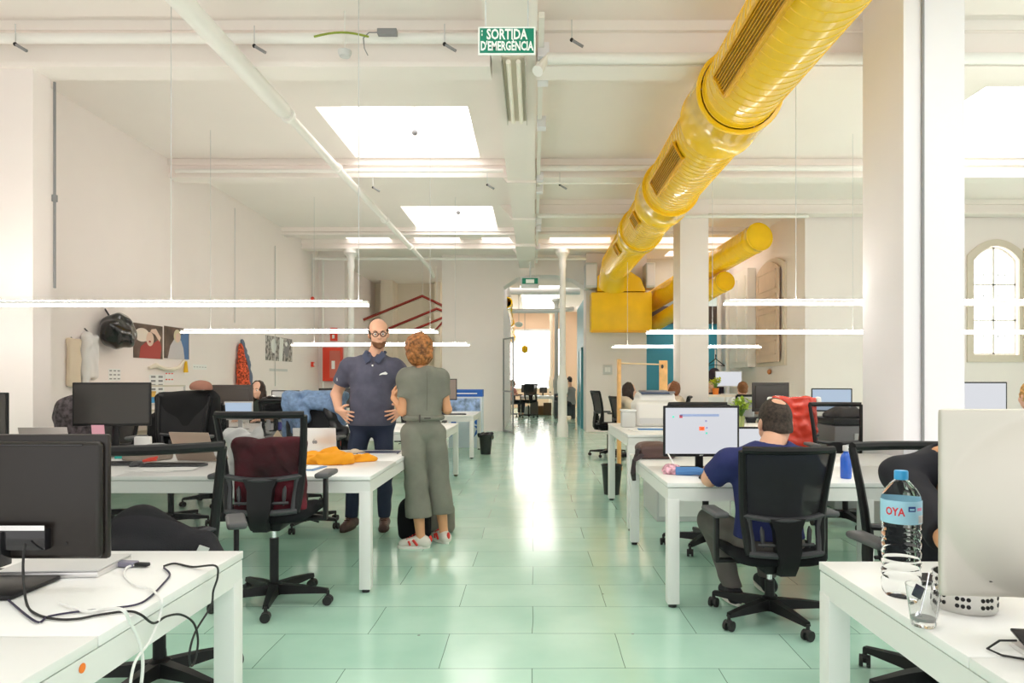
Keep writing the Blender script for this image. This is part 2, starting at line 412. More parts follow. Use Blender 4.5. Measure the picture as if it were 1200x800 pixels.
for z0, z1 in ((1.75, 2.4), (2.5, 3.1), (3.2, 3.7)): s.b(4.78, 4.8, 15.5, 16.0, z0, z1).b(4.78, 4.8, 16.15, 16.65, z0, z1)
s.build('shutter', PIPEW, w, 0)

# pier left of the passage, lintel, block right of the passage
YP = 17.7
struct(MB().b(-2.39, -.8, YP, YP+.7, 0, CZ), 'wall_pier_left', WALL)
lint = [(-.8, CZ), (-.8, 3.75), (-.45, 3.98), (.0, 4.05), (.55, 4.05), (1.0, 3.95), (1.33, 3.75), (1.33, CZ)]
struct(MB().prism(lint, YP, YP+.7, 'y'), 'wall_lintel', WALL, 0)
struct(MB().b(1.33, 2.88, YP-.2, YP+.75, 0, CZ), 'wall_block_right', WALL)
struct(MB().b(2.88, 5.0, 18.3, 18.5, 0, 2.83), 'wall_blue_back', BLUEW)
struct(MB().b(2.88, 5.0, 18.25, 18.5, 2.83, 3.3), 'trim_1', BROWN)
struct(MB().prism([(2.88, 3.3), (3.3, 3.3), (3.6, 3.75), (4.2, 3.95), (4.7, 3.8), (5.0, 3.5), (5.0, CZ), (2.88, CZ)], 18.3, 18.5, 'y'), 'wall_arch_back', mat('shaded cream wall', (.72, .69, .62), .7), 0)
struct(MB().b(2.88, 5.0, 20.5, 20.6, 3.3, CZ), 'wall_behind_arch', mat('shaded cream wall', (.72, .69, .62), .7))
# teal wall of the corridor with a door
struct(MB().b(1.33, 1.55, YP+.75, 21.2, 0, 3.5), 'wall_teal_corridor', TEAL)
d = tag(thing('door_1', None, None), kind='structure')
MB().b(1.295, 1.33, 18.7, 19.7, 0, 2.15).build('door_leaf', mat('teal door leaf', (.12, .42, .50), .35), d)
MB().b(1.28, 1.33, 18.62, 18.7, 0, 2.22).b(1.28, 1.33, 19.7, 19.78, 0, 2.22).b(1.28, 1.33, 18.62, 19.78, 2.15, 2.22).build('door_frame', TEAL, d)
MB().tube([(1.25, 18.8, 1.0), (1.25, 18.8, 1.2)], .012, 8).build('door_handle', LGREY, d)
# metal framed glass door folded back at the passage
d = tag(thing('door_2', None, None), kind='structure')
d.location = (-.80, 17.66, 0); d.rotation_euler = (0, 0, rad(22))
k = MB().b(-.015, .015, -.05, -.01, 0, 2.4).b(-.015, .015, -.75, -.71, 0, 2.4).b(-.015, .015, -.71, -.05, 2.36, 2.4).b(-.015, .015, -.71, -.05, 1.02, 1.06).b(-.015, .015, -.71, -.05, 0, .05)
k.build('door_frame', GREYP, d, 0)
MB().b(-.003, .003, -.71, -.05, .05, 2.36).build('door_glass', GLASS, d, 0)
# room behind on the left
struct(MB().b(WX, -4.72, 17.0, 17.25, 0, CZ), 'wall_stub_left', WALL)
CRW = mat('warm cream wall', (.80, .72, .60), .7)
struct(MB().b(WX, -.8, 23, 23.2, 0, CZ), 'wall_back_left', CRW)
struct(MB().b(-.9, -.8, YP+.7, 23, 0, CZ), 'wall_corridor_left', WALL)
struct(MB().b(-5.0, -4.6, 22.2, 23, 0, CZ).b(-3.3, -3.1, 22.6, 23, 0, CZ), 'trim_2', CRW)
# far room
struct(MB().b(-5, 6, 32.5, 32.7, 3.75, CZ).b(-5, 6, 32.5, 32.7, 0, .9).b(-5, -1.35, 32.5, 32.7, .9, 3.75).b(.75, 1.05, 32.5, 32.7, .9, 3.75).b(1.5, 6, 32.5, 32.7, .9, 3.75), 'wall_far', mat('peach wall', (.80, .58, .42), .7))
w = tag(thing('window_3', None, None), kind='structure')
MB().b(-1.35, .75, 32.55, 32.6, .9, 3.75).build('window_glass', SKYP, w, 0)
MB().b(-.35, -.31, 32.45, 32.5, .9, 3.75).b(-1.35, .75, 32.45, 32.5, .9, .96).b(-1.35, .75, 32.45, 32.5, 3.65, 3.75).build('window_frame', PIPEW, w, 0)
w = tag(thing('window_4', None, None), kind='structure')
MB().b(1.05, 1.5, 32.55, 32.6, .9, 3.75).build('window_glass', SKYP, w, 0)
MB().b(1.05, 1.09, 32.45, 32.5, .9, 3.75).b(1.46, 1.5, 32.45, 32.5, .9, 3.75).build('window_frame', PIPEW, w, 0)
struct(MB().b(1.95, 2.35, 29.5, 29.7, 0, 2.4), 'wall_orange_panel', mat('orange panel', (.85, .32, .12), .5))
struct(MB().b(-1.9, -1.7, 23.2, 32.5, 0, CZ), 'wall_far_left', WALL)
struct(MB().b(3.2, 3.4, 21.2, 32.5, 0, CZ).b(1.55, 3.4, 21.0, 21.2, 0, CZ), 'wall_far_right', WALL)

# beams
BW = CEIL
def beam(n, y0, y1, z0, parts=((WX, -.40), (.02, 11))):
    for a, b in parts:
        k = MB().b(a, b, y0, y1, z0, CZ).b(a, b, y0-.035, y0, z0, z0+.045).b(a, b, y0-.05, y0, CZ-.09, CZ)
        struct(k, n, BW)
beam('ceiling_beam', 6.2, 6.45, 4.16)
beam('ceiling_beam', 10.05, 10.3, 4.30, ((-5.37, -.40), (.02, 11)))
beam('ceiling_beam', 14.55, 14.8, 4.42, ((WX, -.40), (.02, 5)))
beam('ceiling_beam', 15.8, 16.05, 4.36, ((WX, -.40), (.02, 5)))
beam('ceiling_beam', 12.3, 12.55, 4.32, ((.02, 2.62), (3.13, 11)))
k = MB().b(-.385, .01, 1.0, 17.7, 4.22, CZ).b(-.40, .025, 4.9, 5.6, 4.19, 4.22).b(-.40, .025, 9.9, 10.35, 4.19, 4.22).b(-.40, .025, 12.2, 12.6, 4.19, 4.22).b(-.40, .025, 14.5, 16.1, 4.16, 4.22)
for y in (10.1, 12.4, 14.7, 15.9): k.prism([(-.385, 4.22), (-.385, 4.5), (-.62, 4.5)], y-.04, y+.04, 'y')
struct(k, 'ceiling_beam', BW)
# square columns
struct(MB().b(2.84, 3.31, 5.25, 5.9, 0, CZ), 'column', WALLC)
struct(MB().b(2.62, 3.13, 12.25, 12.85, 0, CZ), 'column', WALL)
# cast iron columns
def cast_column(x, y, m, z1=4.36):
    p = [(.0, 0), (.135, 0), (.135, .26), (.125, .30), (.115, .34), (.105, .36), (.105, 1.0), (.125, 1.06), (.125, 1.3), (.105, 1.38), (.085, 1.45), (.075, 1.6), (.07, 3.9), (.085, 3.95), (.085, 4.05), (.075, 4.1), (.10, 4.2), (.17, 4.28), (.17, z1), (0, z1)]
    struct(MB().lathe(p, (x, y, 0), 20, caps=False), 'column', m, 40)
cast_column(.66, 15.92, PIPEW); cast_column(-4.27, 15.92, PIPEW)
GREYC = mat('grey green column paint', (.42, .44, .42), .5)
cast_column(.83, 25.5, GREYC); cast_column(.75, 30.0, mat('peach column', (.85, .72, .58), .6))

# ---- pipes, conduits, ducts and fittings under the ceiling
def pipe(name, label, pts, r, m=PIPEW, seg=12, cat='pipe', rings=None):
    o = thing(name, label, cat, pts[0]); o0 = Vector(pts[0])
    MB().tube([Vector(p)-o0 for p in pts], r, seg).build('pipe_run', m, o)
    if rings:
        for p, rr in rings:
            p = Vector(p)-o0; d = (Vector(pts[-1])-Vector(pts[0])).normalized()
            MB().tube([p-d*.03, p+d*.03], rr, 14).build('collar', m, o)
    return o
pipe('ceiling_pipe', 'thick white pipe slung lengthwise under the ceiling over the desks by the poster wall', [(-2.60, 4.3, 4.12), (-2.60, 7.05, 4.12)], .085)
pipe('ceiling_pipe', 'thin white pipe continuing the thick ceiling pipe past the large skylight', [(-2.60, 7.05, 4.12), (-2.60, 16.9, 4.12), (-2.60, 17.6, 4.0)], .05, rings=[((-2.60, 7.2, 4.12), .08), ((-2.60, 9.0, 4.12), .07), ((-2.60, 11.9, 4.12), .07), ((-2.60, 14.3, 4.12), .07)])
pipe('ceiling_pipe', 'thick white conduit crossing under the first beam beside the yellow duct', [(.03, 5.95, 4.02), (.12, 6.1, 4.2), (5.4, 6.1, 4.2)], .05)
pipe('ceiling_pipe', 'thick white conduit crossing under the first beam towards the poster wall', [(-5.3, 6.1, 4.38), (-.42, 6.1, 4.38)], .045)
pipe('ceiling_pipe', 'white horizontal pipe along the row of slim iron columns', [(-5.3, 16.4, 4.24), (1.25, 16.4, 4.24)], .035)
pipe('ceiling_pipe', 'white conduit across the ceiling just before the big skylight beam', [(-5.2, 9.9, 4.36), (-.45, 9.9, 4.36)], .03)
pipe('ceiling_pipe', 'white conduit beyond the central beam at the second bay', [(.05, 9.9, 4.40), (5.2, 9.9, 4.40)], .04)
pipe('ceiling_pipe', 'thin grey conduit low across the second bay by the yellow duct', [(.05, 9.7, 4.12), (1.45, 9.7, 4.12)], .012)
pipe('ceiling_pipe', 'slim white conduit crossing above the square column near the blue wall', [(.05, 12.2, 4.25), (4.9, 12.2, 4.25)], .03)
pipe('ceiling_pipe', 'white pipe crossing inside the passage behind the small exit sign', [(-.7, 19.4, 3.85), (1.3, 19.4, 3.85)], .10)
pipe('ceiling_pipe', 'second white pipe bending away deep inside the passage', [(-.7, 21.5, 3.5), (.6, 21.5, 3.5), (1.25, 22.0, 3.62)], .07)
pipe('wall_pipe', 'thin grey conduit running down the big square column', [(2.98, 5.235, .02), (2.98, 5.235, 4.5)], .012, GREYP, 8)
pipe('wall_pipe', 'dark cable conduit down the corner of the wall pilaster', [(-4.545, 6.47, 2.2), (-4.545, 6.47, 4.15)], .012, GREYP, 8, rings=[((-4.545, 6.47, 3.05), .025)])
pipe('wall_pipe', 'thin conduit down the poster wall above the patterned scarf', [(WX+.02, 12.2, 4.4), (WX+.02, 12.2, 2.35)], .008, LGREY, 6)
pipe('wall_pipe', 'thin conduit down the wall beyond the monochrome poster', [(WX+.02, 14.1, 4.1), (WX+.02, 14.1, 1.2)], .010, LGREY, 6)
pipe('wall_pipe', 'white vertical pipe beside the red fire hose cabinet', [(-5.23, 16.9, .1), (-5.23, 16.9, 4.3)], .03, PIPEW, 8)
for x, y in ((4.88, 17.2), (4.85, 17.9)):
    pipe('wall_pipe', 'white vertical pipe %s the shuttered window recess' % ('in' if y < 17.5 else 'at the blue end of'), [(x, y, .1), (x, y, 4.2)], .06)

# ducts
def duct(name, label, p0, p1, secs, m=YEL):
    """spiral duct along p0-p1: secs = [(t0, t1, radius, kind)]"""
    o = thing(name, label, 'duct', p0); d = (Vector(p1)-Vector(p0)); L = d.length; q = d.to_track_quat('Z', 'Y'); M = q.to_matrix().to_4x4()
    for t0, t1, r, kind in secs:
        a, b = t0*L, t1*L; pr = []
        if kind == 'spiral':
            n = max(2, int((b-a)/.11))
            for i in range(n):
                z = a+(b-a)*i/n; z2 = a+(b-a)*(i+1)/n; pr += [(r, z), (r, z2-.012), (r+.005, z2-.009), (r+.005, z2-.003)]
            pr.append((r, b)); nm = 'duct_section'
        else: pr = [(r-.03, a), (r, a), (r+.008, a+.01), (r+.008, a+.03), (r, a+.04), (r, b-.04), (r+.008, b-.03), (r+.008, b-.01), (r, b), (r-.03, b)]; nm = 'collar'
        MB().lathe(pr, (0, 0, 0), 40, M=M, caps=False).build(nm, m, o, 50)
    return o
DX, DZ = 1.83, 3.9
def ty(y): return (y-3.6)/(15.1-3.6)
dd = duct('ventilation_duct', 'large glossy yellow spiral ventilation duct hanging lengthwise under the ceiling', (DX, 3.6, DZ), (DX, 15.1, DZ),
     [(0, ty(6.05), .34, 'spiral'), (ty(6.05), ty(6.75), .385, 'collar'), (ty(6.75), ty(9.1), .35, 'spiral'), (ty(9.1), ty(9.8), .385, 'collar'), (ty(9.8), ty(11.6), .345, 'spiral'), (ty(11.6), ty(12.0), .375, 'collar'), (ty(12.0), 1, .33, 'spiral')])
# elbow turning down into the plenum
n = 8; pts = []; 
for i in range(n+1):
    a = (PI/3.2)*i/n; pts.append((0, 11.5+.9*math.sin(a), -.9*(1-math.cos(a))))
MB().tube(pts, .33, 32).build('elbow', YEL, dd, 30)
# outlet grilles low on the side of the duct
for (y0, y1, r) in ((3.9, 5.6, .34), (7.15, 8.6, .35), (10.1, 10.5, .345), (12.5, 12.8, .33)):
    ang = rad(208)   # direction in XZ, towards the aisle and down
    g = MB(); ca, sa = math.cos(ang), math.sin(ang); tx, tz = -sa, ca
    hw = .085
    def Q(u, w, y): return (ca*w+tx*u, y-3.6, sa*w+tz*u)
    def bar(u0, u1, w0, w1, ya, yb):
        P = [Q(u, w, y) for y in (ya, yb) for w in (w0, w1) for u in (u0, u1)]
        g._add(P, [(0, 1, 3, 2), (4, 6, 7, 5), (0, 4, 5, 1), (2, 3, 7, 6), (0, 2, 6, 4), (1, 5, 7, 3)])
    bar(-hw-.02, -hw, r-.04, r+.03, y0, y1); bar(hw, hw+.02, r-.04, r+.03, y0, y1); bar(-hw, hw, r-.04, r+.03, y0, y0+.02); bar(-hw, hw, r-.04, r+.03, y1-.02, y1)
    nb = 7
    for i in range(nb): u = -hw+2*hw*(i+.5)/nb; bar(u-.003, u+.003, r-.02, r+.02, y0, y1)
    gr = g.build('outlet_grille', YELO, dd, 0)
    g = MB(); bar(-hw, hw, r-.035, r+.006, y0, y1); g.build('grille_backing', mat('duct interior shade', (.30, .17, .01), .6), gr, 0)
for y in (4.6, 8.0, 11.0, 14.0):
    MB().tube([(.0, y-3.6, .33), (.0, y-3.6, CZ-DZ)], .008, 6).build('hanger_rod', GREYP, dd)
duct('ventilation_duct', 'yellow round duct with capped end slanting across above the blue wall', (4.2, 12.7, 4.0), (2.95, 18.9, 3.32), [(0, .04, .262, 'collar'), (0.02, 1, .255, 'spiral')], YEL)
c = MB().lathe([(0, 0), (.245, 0), (.25, .01)], (0, 0, 0), 32, M=(Vector((-1.25, 6.2, -.68))).to_track_quat('Z', 'Y').to_matrix().to_4x4(), caps=False)
bpy.data.objects['ventilation_duct.001'] and c.build('end_cap', YELD, bpy.data.objects['ventilation_duct.001'])
d3 = duct('ventilation_duct', 'small yellow round duct with capped end tucked below the slanting duct', (3.93, 14.0, 3.36), (3.1, 18.1, 2.75), [(0, .05, .20, 'collar'), (0.02, 1, .19, 'spiral')], YEL)
MB().lathe([(0, 0), (.185, 0), (.19, .01)], (0, 0, 0), 32, M=(Vector((-.83, 4.1, -.61))).to_track_quat('Z', 'Y').to_matrix().to_4x4(), caps=False).build('end_cap', YELD, d3)
d4 = duct('ventilation_duct', 'distant yellow duct with pale sections running off through the passage', (-.80, 20.0, 3.60), (-.95, 29.5, 3.1), [(0, .05, .16, 'collar'), (.05, .45, .13, 'spiral'), (.45, .5, .16, 'collar'), (.5, .95, .13, 'spiral'), (.95, 1, .17, 'collar')], YEL)
# plenum box and housing on the block wall
p = thing('air_handling_box', 'yellow boxed air plenum below the end of the large duct on the white block', 'ventilation box', (2.02, 17.2, 2.5))
MB().b(-.60, .90, -.28, .28, .05, 1.0, bev=.01).build('plenum', YELD, p)
MB().b(-.61, .91, -.30, -.27, .0, .06).build('flange', YELO, p)
MB().prism([(-.45, 1.03), (.75, 1.03), (.62, 1.35), (.25, 1.6), (-.25, 1.6), (-.45, 1.4)], -.26, .26, 'y').build('transition', YEL, p, 0)
p = thing('air_conditioner', 'pale grey ventilation unit behind the yellow transition on the white block', 'ventilation unit', (2.02, 17.02, 3.62))
for a, b in ((-.75, -.46), (.76, .98)): MB().b(a, b, -.1, .47, 0, .62, bev=.015).build('casing', mat('grey unit casing', (.62, .64, .66), .45), p)
MB().b(-.73, -.48, -.12, -.1, .05, .57).build('panel', WALLC, p)
MB().b(.78, .96, -.12, -.1, .05, .57).build('panel', WALLC, p)

# fluorescent batten under the central beam
l = thing('ceiling_light', 'unlit cream twin tube fluorescent batten under the central beam', 'light fixture', (-.185, 6.0, 4.2))
MB().b(-.10, .10, 0, 1.5, -.03, .015, bev=.006).build('housing', CREAM, l)
for x in (-.045, .045): MB().tube([(x, .04, -.055), (x, 1.46, -.055)], .022, 10).build('tube', LAMPW, l)
for sx in (-1, 1): MB().b(sx*.105-.004, sx*.105+.004, 0, 1.5, -.075, .0).build('side_reflector', ALU, l)
l = thing('cable_trunking', 'white cable trunking with junction boxes along the flank of the central beam', 'cable trunking', (.066, 5.0, 4.3))
MB().b(-.03, .02, .6, 12.4, 0, .05).build('trunking', PIPEW, l)
for y in (1.1, 1.6, 2.8, 4.9, 5.5, 7.6, 8.2, 10.1): MB().b(-.035, .07, y, y+.14, -.08, .05, bev=.006).build('junction_box', WALLC, l)

# signs
s = thing('exit_sign', 'green and white emergency exit sign hanging from the central beam', 'sign', (-.2, 5.0, 3.81))
MB().b(-.21, .21, -.006, .006, -.103, .103, bev=.003).build('board', SIGNW, s)
MB().b(-.198, .198, -.009, -.006, -.09, .09).build('green_field', GREENS, s)
text_mesh('lettering', 'SORTIDA', .105, SIGNW, s, (0, -.0105, .042), (PI/2, 0, 0), .0028, .68)
text_mesh('lettering', "D'EMERGÈNCIA", .092, SIGNW, s, (0, -.0105, -.043), (PI/2, 0, 0), .0028, .60)
MB().b(-.185, -.178, -.011, -.009, .06, .075).b(-.185, -.178, -.011, -.009, .035, .05).build('small_mark', SIGNW, s)
MB().b(-.16, -.15, -.003, .003, .1, .41).b(.15, .16, -.003, .003, .1, .41).b(-.2, .2, -.04, .04, .37, .41).build('bracket', LGREY, s)
s = thing('exit_sign', 'small white box exit sign with green panel over the passage', 'sign', (-.1, 16.5, 3.68))
MB().b(-.22, .22, -.06, .06, -.13, .13, bev=.01).build('housing', LGREY, s)
MB().b(-.19, .19, -.07, -.06, -.04, .1).build('green_field', GREENS, s)
MB().b(-.10, .10, -.075, -.07, -.02, .07).build('pictogram', SIGNW, s)
MB().b(-.02, .02, -.02, .02, .13, .5).build('bracket', LGREY, s)

# little fittings on the ceiling
def spot(loc, label, rz=0):
    s = thing('ceiling_spotlight', label, 'spotlight', loc, rz, 'small spotlights on the beams')
    MB().tube([(0, 0, 0), (0, 0, -.18)], .005, 6).build('stem', LGREY, s)
    MB().tube([(0, 0, -.18), (.1, .0, -.24)], .014, 8).build('lamp_head', GREYP, s)
    MB().ell((0, 0, -.18), .018, seg=8).build('joint', BLACK, s)
for i, (px, py, Y, w) in enumerate([(18, 28, 6.05, 'above the wall pilaster'), (298, 30, 6.05, 'beside the thick lengthwise pipe'), (521, 28, 6.05, 'before the exit sign beam'), (670, 23, 6.05, 'just past the central beam conduit'),
                      (656, 202, 9.9, 'in the second bay past the central beam'), (571, 202, 9.95, 'behind the big skylight'), (437, 205, 9.95, 'under the big skylight edge')]):
    p = at(px, py, Y); spot((p.x, p.y, p.z), 'small grey ceiling spotlight on a stem '+w, 0)
for px, py, Y, lab in ((486, 159, 9.0, 'large'), (537, 252, 13.3, 'smaller')):
    s = thing('skylight_knob', 'dark round vent knob hanging in the %s skylight' % lab, 'vent', (at(px, py, Y).x, Y, CZ+.02))
    MB().ell((0, 0, 0), .04, seg=12).build('knob', GREYP, s); MB().tube([(0, 0, 0), (0, 0, .44)], .004, 6).build('rod', GREYP, s)
s = thing('smoke_detector', 'round white smoke detector on the ceiling near the exit sign', 'smoke detector', (at(404, 60, 6.0).x, 6.0, CZ-.4))
MB().lathe([(.0, 0), (.045, 0), (.06, .03), (.06, .05), (.0, .05)], seg=20, caps=False).build('housing', LGREY, s); MB().tube([(0, 0, .05), (0, 0, .4)], .006, 6).build('stem', PIPEW, s)
s = thing('ceiling_cable', 'short green cable looping below the first beam', 'cable', at(368, 42, 5.9))
q = [at(368+i*8, 43-5*math.sin(PI*i/8), 5.9)-at(368, 42, 5.9) for i in range(9)]
MB().tube(q, .009, 6).build('cable_run', mat('green yellow cable', (.25, .32, .03), .5), s)
s = thing('junction_box', 'grey junction box with curling wire near the green cable', 'electrical box', at(454, 38, 5.95))
MB().b(-.085, .085, -.03, .03, -.025, .025, bev=.005).build('casing', GREYP, s)
MB().tube([(-.085, 0, 0), (-.16, 0, .0), (-.21, 0, -.05), (-.2, 0, -.14), (-.17, 0, -.2)], .005, 6).build('wire', GREYP, s)

# suspended LED bars over the desk rows
def led(x0, x1, y, z, label, wires):
    o = thing('led_bar_light', label, 'light', (x0, y, z)); L = x1-x0
    MB().b(0, L, -.026, .026, .006, .03).build('housing', WHITE, o)
    MB().b(0, L, -.022, .022, -.012, .006).build('diffuser', LED, o)
    MB().b(.05, L-.05, -.022, .022, .031, .034).build('added_uplight', LEDFILL, o)  # glowing top face added to the bars to brighten the ceiling
    for w in wires: MB().tube([(w-x0, 0, .03), (w-x0, 0, (3.56 if w == 1.77 else CZ)-z)], .0035, 6).build('wire', LGREY, o)
led(-5.3, -1.37, 5.64, 1.95, 'long glowing LED bar over the desk row with the silver laptop', [-4.7, -3.0, -1.45])
led(-4.58, -1.25, 8.86, 1.95, 'long glowing LED bar passing behind the bald man', [-4.2, -1.35])
led(-4.3, -1.15, 12.1, 1.95, 'glowing LED bar over the farthest desk row by the blue poster', [-3.9, -1.4])
led(1.67, 7.2, 6.0, 2.0, 'long glowing LED bar passing behind the big square column', [2.3, 4.6])
led(1.48, 7.6, 9.0, 1.95, 'long glowing LED bar in front of the square column by the blue wall', [2.35, 4.2, 7.0])
led(1.48, 4.3, 12.95, 1.95, 'short glowing LED bar behind the square column by the blue wall', [1.77, 3.2])

# dark red light profiles and other fixtures in the room behind
for i, (a, b, c) in enumerate([((426, 375), (495, 347), (524, 361)), ((456, 385), (512, 362), (524, 366)), ((484, 387), (520, 372), None), ((510, 388), (524, 372), None)]):
    Y = 18.7+i*.9; o0 = at(*a, Y); o = thing('suspended_light', 'dark red %s light profile hanging in the room behind, %s' % ('roof-shaped' if c else 'slanting', ['topmost', 'second', 'third', 'lowest'][i]), 'light', o0, 0)
    pts = [at(*p, Y)-o0 for p in (a, b, c) if p]
    MB().tube(pts, .045, 4).build('profile', DKRED, o)
    MB().tube([p+Vector((0, -.02, -.05)) for p in pts], .018, 4).build('diffuser', LED if i == 0 and False else CREAM, o)
    MB().tube([pts[1], pts[1]+Vector((0, 0, CZ-(o0+pts[1]).z))], .006, 6).build('wire', LGREY, o)

# fire equipment
f = thing('fire_hose_cabinet', 'red fire hose cabinet on the wall stub behind the slim column', 'fire cabinet', (-4.97, 16.93, 1.3))
MB().b(-.25, .22, -.1, .07, 0, .83, bev=.01).build('cabinet_box', REDP, f)
MB().b(-.07, .19, -.115, -.1, .08, .75).build('door', mat('red glazed door', (.62, .16, .12), .2), f)
MB().b(-.02, .06, -.12, -.115, .3, .5).build('pale_label', PAPER, f)
f = thing('fire_sign', 'red and white fire equipment sign above the hose cabinet', 'sign', (-4.98, 16.97, 2.3))
MB().b(-.09, .09, -.01, .01, 0, .32).build('board', REDP, f); MB().b(-.05, .05, -.014, -.01, .2, .28).b(-.04, .02, -.014, -.01, .06, .15).build('pictogram', SIGNW, f)
for (px, py, Y, n) in ((365, 341, 14.9, 'round red fire bell high on the poster wall'), (365, 425, 14.9, 'small red call point low on the poster wall')):
    z = at(px, py, Y).z; f = thing('fire_alarm', n, 'alarm', (WX+.0, 5.37*F/(CX-px), z))
    if py < 400: MB().lathe([(0, 0), (.06, 0), (.075, .03), (.05, .07), (0, .075)], seg=18, M=Matrix.Rotation(PI/2, 4, 'Y'), caps=False).build('bell', REDP, f); MB().tube([(.02, 0, .07), (.02, 0, 1.1)], .01, 6).build('conduit', LGREY, f)
    else: MB().b(0, .06, -.05, .05, -.06, .06, bev=.008).build('case', REDP, f); MB().b(.06, .065, -.025, .025, -.03, .03).build('button_plate', PAPER, f)
for i, (y, z) in enumerate(((12.9, 1.62), (15.3, 1.75))):
    f = thing('wall_bell', 'small orange brown round fitting on the recess wall %s the shutters' % ('before' if i == 0 else 'below the white of'), 'fitting', (4.98, y+ .2, z) if i else (4.98, 14.4, 1.5))
    MB().lathe([(0, 0), (.05, 0), (.06, .03), (.03, .06), (0, .06)], seg=14, M=Matrix.Rotation(-PI/2, 4, 'Y'), caps=False).build('cover', mat('amber plastic', (.55, .2, .06), .3), f)
o = thing('light_switch', 'small grey switch plate on the white block wall', 'switch', (2.35, 17.47, 1.05+.0))
o.location = at(712, 433, 17.48); MB().b(-.12, .12, -.02, .02, -.12, .12, bev=.01).build('plate', LGREY, o); MB().b(-.07, -.005, -.03, -.02, -.06, .06).b(.005, .07, -.03, -.02, -.06, .06).build('rocker', PAPER, o)
# ================================================================ FURNITURE
FOOT = mat('black foot glide', (.02, .02, .02), .5)
def desk(name_label, x0, x1, y0, y1, h=.73, split=True, legs=None, group=None, tops=None):
    """bench desk standing on the floor, origin at its corner x0,y0"""
    o = thing('desk', name_label, 'desk', (x0, y0, 0), 0, group); L, D = x1-x0, y1-y0; t = .026
    n = tops or max(1, round(L/1.6)); rows = 2 if (split and D > 1.2) else 1
    for i in range(n):
        for j in range(rows):
            MB().b(L*i/n+.0015, L*(i+1)/n-.0015, D*j/rows+.002, D*(j+1)/rows-.002, h-t, h, bev=.002).build('tabletop', WHITE, o)
    f = MB(); z1 = h-t-.004; z0 = z1-.075
    f.b(.004, L-.004, .006, .046, z0, z1).b(.004, L-.004, D-.046, D-.006, z0, z1).b(.004, .044, .046, D-.046, z0, z1).b(L-.044, L-.004, .046, D-.046, z0, z1)
    if rows == 2: f.b(.044, L-.044, D/2-.03, D/2+.03, z0, z1)
    f.b(.05, L-.05, .06, D-.06, z1, h-t)
    f.build('frame', DFRAME, o)
    lx = legs or [0, L]
    for i, X in enumerate(lx):
        for yy in ((0, D) if i in (0, len(lx)-1) or True else (0,)):
            X0 = min(max(X-.035, .002), L-.072); Y0 = .004 if yy == 0 else D-.076
            l = MB().b(X0, X0+.07, Y0, Y0+.072, .022, z0+.01, bev=.003).build('leg', DFRAME, o)
            MB().lathe([(.0, 0), (.024, 0), (.024, .024), (0, .024)], (X0+.035, Y0+.036, 0), 12, caps=False).build('foot_glide', FOOT, l)
    return o

